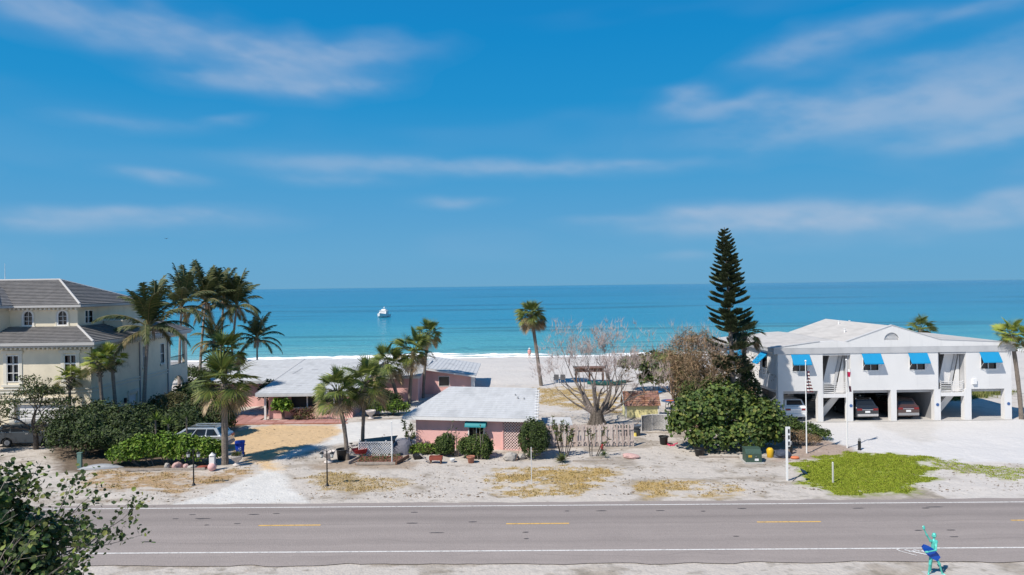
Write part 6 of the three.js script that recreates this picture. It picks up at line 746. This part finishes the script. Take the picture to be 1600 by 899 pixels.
solo('marker_stake', [cyl(.03, .03, 2.2, 6, 0, -.1, 0), cyl(.035, .02, .06, 6, 0, 2.1, 0)], mat([.62, .61, .60], { roughness: .5 }), 'thin grey metal stake in the sand before the tall rounded bush', 'stake', [1.0, 0, -39.9]);
function flagpole(p, H, label, flag, cat = 'flagpole') { const v = thing('flagpole', label, cat, [p[0], 0, p[1]]); part('pole', [cyl(.05, .03, H, 8, 0, -.1, 0)], M.whiteMetal, v); part('finial', [ball(.07, 0, H - .06, 0)], M.whiteMetal, v); flag(v, H); return v; }
const cloth = (v, name, x0, x1, y0, y1, m, ph) => { const g = new THREE.PlaneGeometry(x1 - x0, y1 - y0, 10, 10).translate((x0 + x1) / 2, (y0 + y1) / 2, 0), q = g.attributes.position; for (let i = 0; i < q.count; i++) { const x = q.getX(i), y = q.getY(i); q.setX(i, .04 + (x - .04) * (.75 + .25 * Math.sin(y * 2.2 + ph)) + (5.6 - y) * .10 * (x / .4)); q.setZ(i, .07 * Math.sin(x * 22 + y * 2.5 + ph)); } g.computeVertexNormals(); return part(name, [g], m, v); };
flagpole([19.9, -46.4], 6.3, 'white flagpole with a limp striped flag nearest the sea grape bush', (v, H) => { const f = cloth(v, 'flag', .04, .42, 4.1, 5.55, mat([.13, .03, .04]), 0); for (let k = 0; k < 6; k++) { const y = 4.2 + k * .22; cloth(f, 'white_stripe', .04, .425, y, y + .11, mat([.75, .74, .74]), 0).position.z = .006; } cloth(f, 'canton', .04, .2, 5.0, 5.56, mat([.02, .03, .12]), 0).position.z = .012; });
flagpole([23.25, -47.6], 6.2, 'white flagpole with a white and red flag before the white house stairs', (v, H) => { const f = cloth(v, 'flag', .04, .32, 3.9, 5.5, mat([.72, .70, .70]), 1.4); cloth(f, 'red_patch', .06, .26, 4.95, 5.3, mat([.40, .01, .07]), 1.4).position.z = .01; cloth(f, 'dark_trim', .2, .33, 3.9, 4.3, mat([.08, .02, .04]), 1.4).position.z = .01; });
function bollard(p, label) { const v = thing('black_bollard', label, 'bollard', [p[0], groundHeight(...p), p[1]]); part('bollard', [cyl(.1, .1, .62, 12), cyl(.13, .11, .05, 12)], M.black, v); part('bollard_cap', [cyl(.07, .09, .12, 10, 0, .62, 0), ball(.07, 0, .78, 0)], M.grey, v); return v; }
bollard([18.8, -46.3], 'black bollard behind the number sign'); bollard([23.85, -47.1], 'black bollard right of the flagpole with the white and red flag');
{ const v = thing('yellow_toy', 'yellow and blue plastic toy heap beside the utility cabinet', 'toy', [17.0, groundHeight(17, -45.2), -45.3]); part('yellow_tub', [lathe([[0, 0], [.2, 0], [.24, .5], [.12, .62], [0, .62]], 12)], mat([.7, .42, .02], { roughness: .4 }), v); part('blue_tarp', [(() => { const g = new THREE.IcosahedronGeometry(.5, 2), q = g.attributes.position; for (let i = 0; i < q.count; i++) { const n = .7 + .6 * fbm(q.getX(i) * 4 + 9, q.getZ(i) * 4 + q.getY(i) * 3, 3); q.setXYZ(i, q.getX(i) * n * 1.25 + .75, Math.max(.0, q.getY(i) * n * .7 + .15), q.getZ(i) * n * .8); } g.computeVertexNormals(); return g; })()], mat([.05, .06, .09], { roughness: .6 }), v); part('orange_cover', [new THREE.SphereGeometry(.3, 10, 6).scale(1, .35, .7).translate(1.45, .08, .5)], mat([.6, .17, .07], { roughness: .6 }), v); }
solo('utility_post', [box(-.13, .13, 0, .95, -.09, .09), box(-.15, .15, .95, 1.0, -.11, .11)], mat([.13, .22, .19], { roughness: .5 }), 'short grey green utility post at the foot of the dark shrubs', 'post', [-28.6, 0, -44.9], .1);
{ const v = thing('grey_canoe', 'upturned grey canoe in the shade left of the hedge', 'canoe', [-27.0, 0, -44.6], .1); const n = 10, pts = []; for (let i = 0; i <= n; i++) { const t = i / n * 2 - 1, w = .38 * (1 - t * t) + .02; pts.push([t * 1.5, w]); } const gs = []; for (let i = 0; i < n; i++) { const [a, w] = pts[i], [b, u] = pts[i + 1]; for (let k = 0; k < 6; k++) { const A = k / 6 * Math.PI, B = (k + 1) / 6 * Math.PI; gs.push(quad([a, w * .8 * Math.sin(A), w * Math.cos(A)], [b, u * .8 * Math.sin(A), u * Math.cos(A)], [b, u * .8 * Math.sin(B), u * Math.cos(B)], [a, w * .8 * Math.sin(B), w * Math.cos(B)])); } } part('hull', gs, mat([.30, .31, .33], { roughness: .45 }), v); part('keel', [beam([-1.3, .06, 0], [0, .31, 0], .03, .03), beam([0, .31, 0], [1.3, .06, 0], .03, .03)], M.grey, v); }
// beach furniture
function beachChair(p, label, m) { const v = thing('beach_chair', label, 'chair', [p[0], groundHeight(...p), p[1]], 0, 'grey chairs on the beach'); part('seat', [box(-.28, .28, .4, .44, -.5, .02)], m, v); part('backrest', [slab([-.28, .42, .02], [.28, .42, .02], [.28, 1.05, .18], [-.28, 1.05, .18], .04)], m, v); for (const x of [-.27, .27]) for (const z of [-.46, .04]) part('leg', [box(x - .025, x + .025, 0, .4, z - .025, z + .025)], M.whiteMetal, v); for (const x of [-.31, .31]) part('armrest', [box(x - .04, x + .04, .62, .66, -.45, .05)], m, v); return v; }
{ const m = mat([.16, .16, .165]); beachChair([5.1, -80.6], 'grey beach chair nearer the lone tall palm', m); beachChair([5.85, -80.6], 'grey beach chair farther from the lone tall palm', m); }
{ const v = thing('beach_shelter', 'dark weathered low beach shelter seen through the bare tree', 'shelter', [9.0, 0, -81]); partW('shelter_roof', [box(7.4, 10.8, 1.3, 1.75, -82, -80.6), box(7.2, 11, 1.75, 1.82, -82.2, -80.4)], M.brownWood, v); for (const x of [7.5, 9.1, 10.7]) for (const z of [-80.8, -81.9]) partW('post', [box(x - .06, x + .06, -.1, 1.3, z - .06, z + .06)], M.brownWood, v); }
{ const v = thing('teal_canoe', 'teal canoe lying on the sand right of the bare tree trunk', 'canoe', [10.8, groundHeight(10.8, -78), -78.6], .08); const n = 12, gs = []; const P = i => { const t = i / n * 2 - 1; return [t * 2.3, .42 * Math.pow(1 - t * t, .7) + .015, .16 * t * t]; }; for (let i = 0; i < n; i++) { const [a, w, e] = P(i), [b, u, f] = P(i + 1); for (let k = 0; k < 6; k++) { const A = Math.PI * (1 + k / 6), B = Math.PI * (1 + (k + 1) / 6); gs.push(quad([a, .42 + e + .4 * Math.sin(A), w * Math.cos(A)], [b, .42 + f + .4 * Math.sin(A), u * Math.cos(A)], [b, .42 + f + .4 * Math.sin(B), u * Math.cos(B)], [a, .42 + e + .4 * Math.sin(B), w * Math.cos(B)])); } } part('hull', gs, mat([.01, .13, .12], { roughness: .4 }), v); for (const x of [-.9, .9]) part('thwart', [box(x - .1, x + .1, .4, .43, -.36, .36)], M.drift, v); }
{ const v = thing('blue_kayak', 'bright blue kayak under the beach sea grape tree', 'kayak', [14.6, groundHeight(14.6, -71.8), -71.9], .3); const n = 12, gs = []; for (let i = 0; i < n; i++) { const P = j => { const t = j / n * 2 - 1; return [t * 1.3, .34 * Math.pow(1 - t * t, .7) + .01]; }, [a, w] = P(i), [b, u] = P(i + 1); for (let k = 0; k < 8; k++) { const A = k / 4 * Math.PI, B = (k + 1) / 4 * Math.PI; gs.push(quad([a, .2 + .5 * w * Math.sin(A), w * Math.cos(A)], [b, .2 + .5 * u * Math.sin(A), u * Math.cos(A)], [b, .2 + .5 * u * Math.sin(B), u * Math.cos(B)], [a, .2 + .5 * w * Math.sin(B), w * Math.cos(B)])); } } part('hull', gs, mat([.01, .15, .42], { roughness: .35 }), v); part('cockpit', [new THREE.TorusGeometry(.22, .03, 6, 16).rotateX(Math.PI / 2).scale(1.4, 1, 1).translate(0, .37, 0)], M.black, v); }
solo('driftwood', [tube([[-.9, .1, 0], [-.3, .16, .1], [.3, .12, -.05], [.95, .2, .1]], [.07, .1, .1, .05], 7), tube([[0, .14, 0], [.3, .35, .3]], [.05, .02], 5)], M.darkBark, 'dark driftwood log on the beach right of the bare tree', 'driftwood', [13.3, -.02, -80.6], .1);
// bird over the palms
solo('bird', [tube([[-.28, 0, 0], [-.1, .02, 0], [.15, .03, 0], [.34, .0, 0]], [.02, .08, .07, .015], 6), slab([-.08, .04, .02], [.14, .04, .02], [.02, .2, .8], [-.1, .2, .8], .02), slab([.14, .04, -.02], [-.08, .04, -.02], [-.1, .22, -.8], [.02, .22, -.8], .02)], M.dark, 'small dark bird gliding above the coconut palms', 'bird', [-45.5, 18.4, -90], 1.2).scale.setScalar(.45);
{ // motor cruiser seen bow-on
  const v = thing('motor_boat', 'white motor cruiser anchored offshore facing the beach', 'boat', [-56, -1.25, -296], -.15); const sec = (z, w, y0, y1) => [[-w, y1], [-w * .93, y0 + .5], [0, y0], [w * .93, y0 + .5], [w, y1]].map(([x, y]) => V(x, y, z)); const S = [sec(-4.5, 2.0, -.3, 1.2), sec(-1, 2.4, -.4, 1.35), sec(1.5, 2.1, -.3, 1.55), sec(3.2, 1.2, 0, 1.75), sec(4.4, .06, .9, 1.95)], gs = []; for (let i = 0; i < S.length - 1; i++) { for (let k = 0; k < 4; k++) gs.push(quad(S[i][k], S[i + 1][k], S[i + 1][k + 1], S[i][k + 1])); gs.push(quad(S[i][0], S[i][4], S[i + 1][4], S[i + 1][0])); } gs.push(tri(S[0][0], S[0][1], S[0][2], S[0][0], S[0][2], S[0][3], S[0][0], S[0][3], S[0][4])); part('hull', gs, M.white, v);
  const cb = part('cabin', [slab([-1.7, 1.5, 1.4], [1.7, 1.5, 1.4], [1.35, 2.7, .2], [-1.35, 2.7, .2], .1), box(-1.5, 1.5, 1.4, 2.75, -2.6, .15), box(-1.65, 1.65, 2.75, 2.9, -2.9, .5)], M.white, v); part('windscreen', [slab([-1.3, 1.85, 1.08], [1.3, 1.85, 1.08], [1.1, 2.45, .48], [-1.1, 2.45, .48], .02)], M.greyWall, cb); part('porthole', [ball(.28, .75, 1.3, 2.45, 8, 6)], M.black, v); part('boot_stripe', [beam([-2.3, .3, 0], [-.9, .45, 3.0], .05, .18), beam([2.3, .3, 0], [.9, .45, 3.0], .05, .18)], M.brownWood, v); part('flybridge', [box(-1.0, 1.0, 2.9, 3.45, -2.2, -.4), slab([-.8, 2.95, .1], [.8, 2.95, .1], [.6, 3.5, -.4], [-.6, 3.5, -.4], .05)], M.whiteMetal, v); part('mast', [cyl(.06, .04, 1.1, 6, 0, 3.4, -1.4), ball(.3, 0, 4.1, -1.4, 8, 6)], M.whiteMetal, v); for (const s of [-1, 1]) part('bow_rail', [tube([[s * 2.2, 1.9, 1.2], [s * 1.25, 2.3, 3.1], [0, 2.5, 4.3]], .03, 5)], M.chrome, v);
}
// ---------------------------------------------------------------- figures: joints with radii, joined into one skin
function figure(bones, lo, hi, res) { const mc = new MarchingCubes(res, new THREE.MeshBasicMaterial(), false, false, 60000); mc.isolation = 0; const size = Math.max(hi[0] - lo[0], hi[1] - lo[1], hi[2] - lo[2]), c = [(lo[0] + hi[0]) / 2, (lo[1] + hi[1]) / 2, (lo[2] + hi[2]) / 2], half = res / 2; const f = mc.field; let o = 0;
  for (let z = 0; z < res; z++) for (let y = 0; y < res; y++) for (let x = 0; x < res; x++, o++) { const px = c[0] + (x - half) / half * size / 2, py = c[1] + (y - half) / half * size / 2, pz = c[2] + (z - half) / half * size / 2; let s = 0; for (const [a, b, ra, rb] of bones) { const bx = b[0] - a[0], by = b[1] - a[1], bz = b[2] - a[2], wx = px - a[0], wy = py - a[1], wz = pz - a[2], t = clamp((wx * bx + wy * by + wz * bz) / (bx * bx + by * by + bz * bz + 1e-9)), d = Math.hypot(wx - bx * t, wy - by * t, wz - bz * t) - lerp(ra, rb, t); s += Math.exp(-d * 60); } f[o] = Math.log(s + 1e-30) / 60; }
  mc.update(); const n = mc.count, g = new THREE.BufferGeometry(), p = new Float32Array(mc.positionArray.slice(0, n * 3)), nn = new Float32Array(mc.normalArray.slice(0, n * 3)); for (let i = 0; i < n; i++) for (let k = 0; k < 3; k++) p[i * 3 + k] = p[i * 3 + k] * size / 2 + c[k]; g.setAttribute('position', new THREE.BufferAttribute(p, 3)); g.setAttribute('normal', new THREE.BufferAttribute(nn, 3)); g.computeVertexNormals(); return g; }
{ // metal figure with a board under its arm, beside the road
  const v = thing('surfer_sculpture', 'turquoise metal figure waving one arm and holding a blue board by the road', 'sculpture', [16.45, -.02, -26.9]); const B = [];
  const hip = [.02, .82, 0], chest = [.06, 1.3, 0], neck = [.07, 1.42, 0], sh = [-.08, 1.36, .02], el = [-.24, 1.6, .04], ha = [-.36, 1.86, .05], sh2 = [.14, 1.34, .04], el2 = [.02, 1.06, .2], ha2 = [-.32, 1.0, .22];
  B.push([hip, chest, .075, .085], [chest, neck, .075, .035], [[.07, 1.55, 0], [.075, 1.6, .01], .085, .075], [chest, sh, .05, .045], [sh, el, .04, .03], [el, ha, .03, .022], [chest, sh2, .05, .045], [sh2, el2, .04, .03], [el2, ha2, .03, .022]);
  for (const [dx, dy] of [[-.05, .08], [-.02, .095], [.015, .095], [.045, .08], [.07, .03]]) B.push([ha, [ha[0] + dx * .7, ha[1] + dy, ha[2]], .013, .009]);
  for (const [dy, dz] of [[.03, .0], [.01, .02], [-.015, .02], [-.04, .01]]) B.push([ha2, [ha2[0] - .08, ha2[1] + dy, ha2[2] - dz], .013, .009]);
  B.push([[-.05, .8, 0], [-.13, .45, .05], .07, .045], [[-.13, .45, .05], [-.16, .06, 0], .042, .028], [[-.16, .05, 0], [-.22, .03, .12], .03, .022], [[.09, .8, 0], [.24, .45, .05], .07, .045], [[.24, .45, .05], [.38, .06, 0], .042, .028], [[.38, .05, 0], [.46, .03, .12], .03, .022], [[.07, 1.57, .07], [.07, 1.55, .1], .018, .012]);
  part('figure', [figure(B, [-.6, -.02, -.35], [.65, 2.05, .45], 96)], mat([.10, .52, .44], { roughness: .35, metalness: .2 }), v);
  const n = 16, bd = [], P = i => { const t = i / n; return [lerp(-.42, .2, t), lerp(1.2, .66, t), .17 * Math.pow(Math.sin(Math.PI * clamp(.06 + .82 * t)), .6)]; }; for (let i = 0; i < n; i++) { const [x0, y0, w0] = P(i), [x1, y1, w1] = P(i + 1), nx = .66, ny = .75; for (const [z, s] of [[.1, 1], [.05, -1]]) bd.push(s > 0 ? quad([x0 - nx * w0, y0 - ny * w0, z], [x1 - nx * w1, y1 - ny * w1, z], [x1 + nx * w1, y1 + ny * w1, z], [x0 + nx * w0, y0 + ny * w0, z]) : quad([x0 + nx * w0, y0 + ny * w0, z], [x1 + nx * w1, y1 + ny * w1, z], [x1 - nx * w1, y1 - ny * w1, z], [x0 - nx * w0, y0 - ny * w0, z])); for (const s of [-1, 1]) bd.push(quad([x0 + s * nx * w0, y0 + s * ny * w0, .05], [x1 + s * nx * w1, y1 + s * ny * w1, .05], [x1 + s * nx * w1, y1 + s * ny * w1, .1], [x0 + s * nx * w0, y0 + s * ny * w0, .1])); }
  part('board', bd, mat([.0, .07, .42], { roughness: .35 }), v); part('third_support', [bar([.02, .8, -.02], [.06, 0, -.25], .03)], mat([.10, .52, .44], { roughness: .35, metalness: .2 }), v); part('plinth', [box(-.28, .5, -.1, .04, -.3, .2)], M.concrete, v);
}
{ // bather at the water's edge
  const v = thing('person', 'person in a pink top and white hat standing at the water edge', 'person', [2.9, groundHeight(2.9, -119.5), -119.5]); const B = [[[0, .9, 0], [0, 1.35, 0], .15, .18], [[0, 1.35, 0], [0, 1.52, 0], .12, .06], [[0, 1.62, 0], [0, 1.68, .01], .1, .095], [[-.2, 1.38, 0], [-.27, 1.1, .02], .06, .05], [[-.27, 1.1, .02], [-.24, .84, .08], .045, .035], [[.2, 1.38, 0], [.27, 1.1, .02], .06, .05], [[.27, 1.1, .02], [.24, .84, .08], .045, .035], [[-.09, .88, 0], [-.1, .48, .02], .1, .065], [[-.1, .48, .02], [-.11, .06, 0], .06, .04], [[-.11, .05, 0], [-.12, .03, .14], .045, .035], [[.09, .88, 0], [.1, .48, .02], .1, .065], [[.1, .48, .02], [.11, .06, -.06], .06, .04], [[.11, .05, -.06], [.12, .03, .08], .045, .035]]; for (const s of [-1, 1]) for (let k = 0; k < 4; k++) B.push([[s * .24, .84, .08], [s * .24 + (k - 1.5) * .018, .74, .1], .012, .009]);
  part('body', [figure(B, [-.5, -.02, -.3], [.5, 1.85, .3], 80)], mat([.52, .29, .2]), v); part('shirt', [figure([[[0, .86, 0], [0, 1.36, 0], .185, .2], [[-.2, 1.38, 0], [-.25, 1.2, .01], .08, .07], [[.2, 1.38, 0], [.25, 1.2, .01], .08, .07]], [-.5, .5, -.3], [.5, 1.7, .3], 48)], mat([.72, .36, .34]), v); part('hat', [lathe([[.0, 1.84], [.09, 1.82], [.105, 1.72], [.24, 1.69], [.24, 1.675], [.1, 1.69]], 14)], M.white, v);
}
renderer.render(scene, camera);
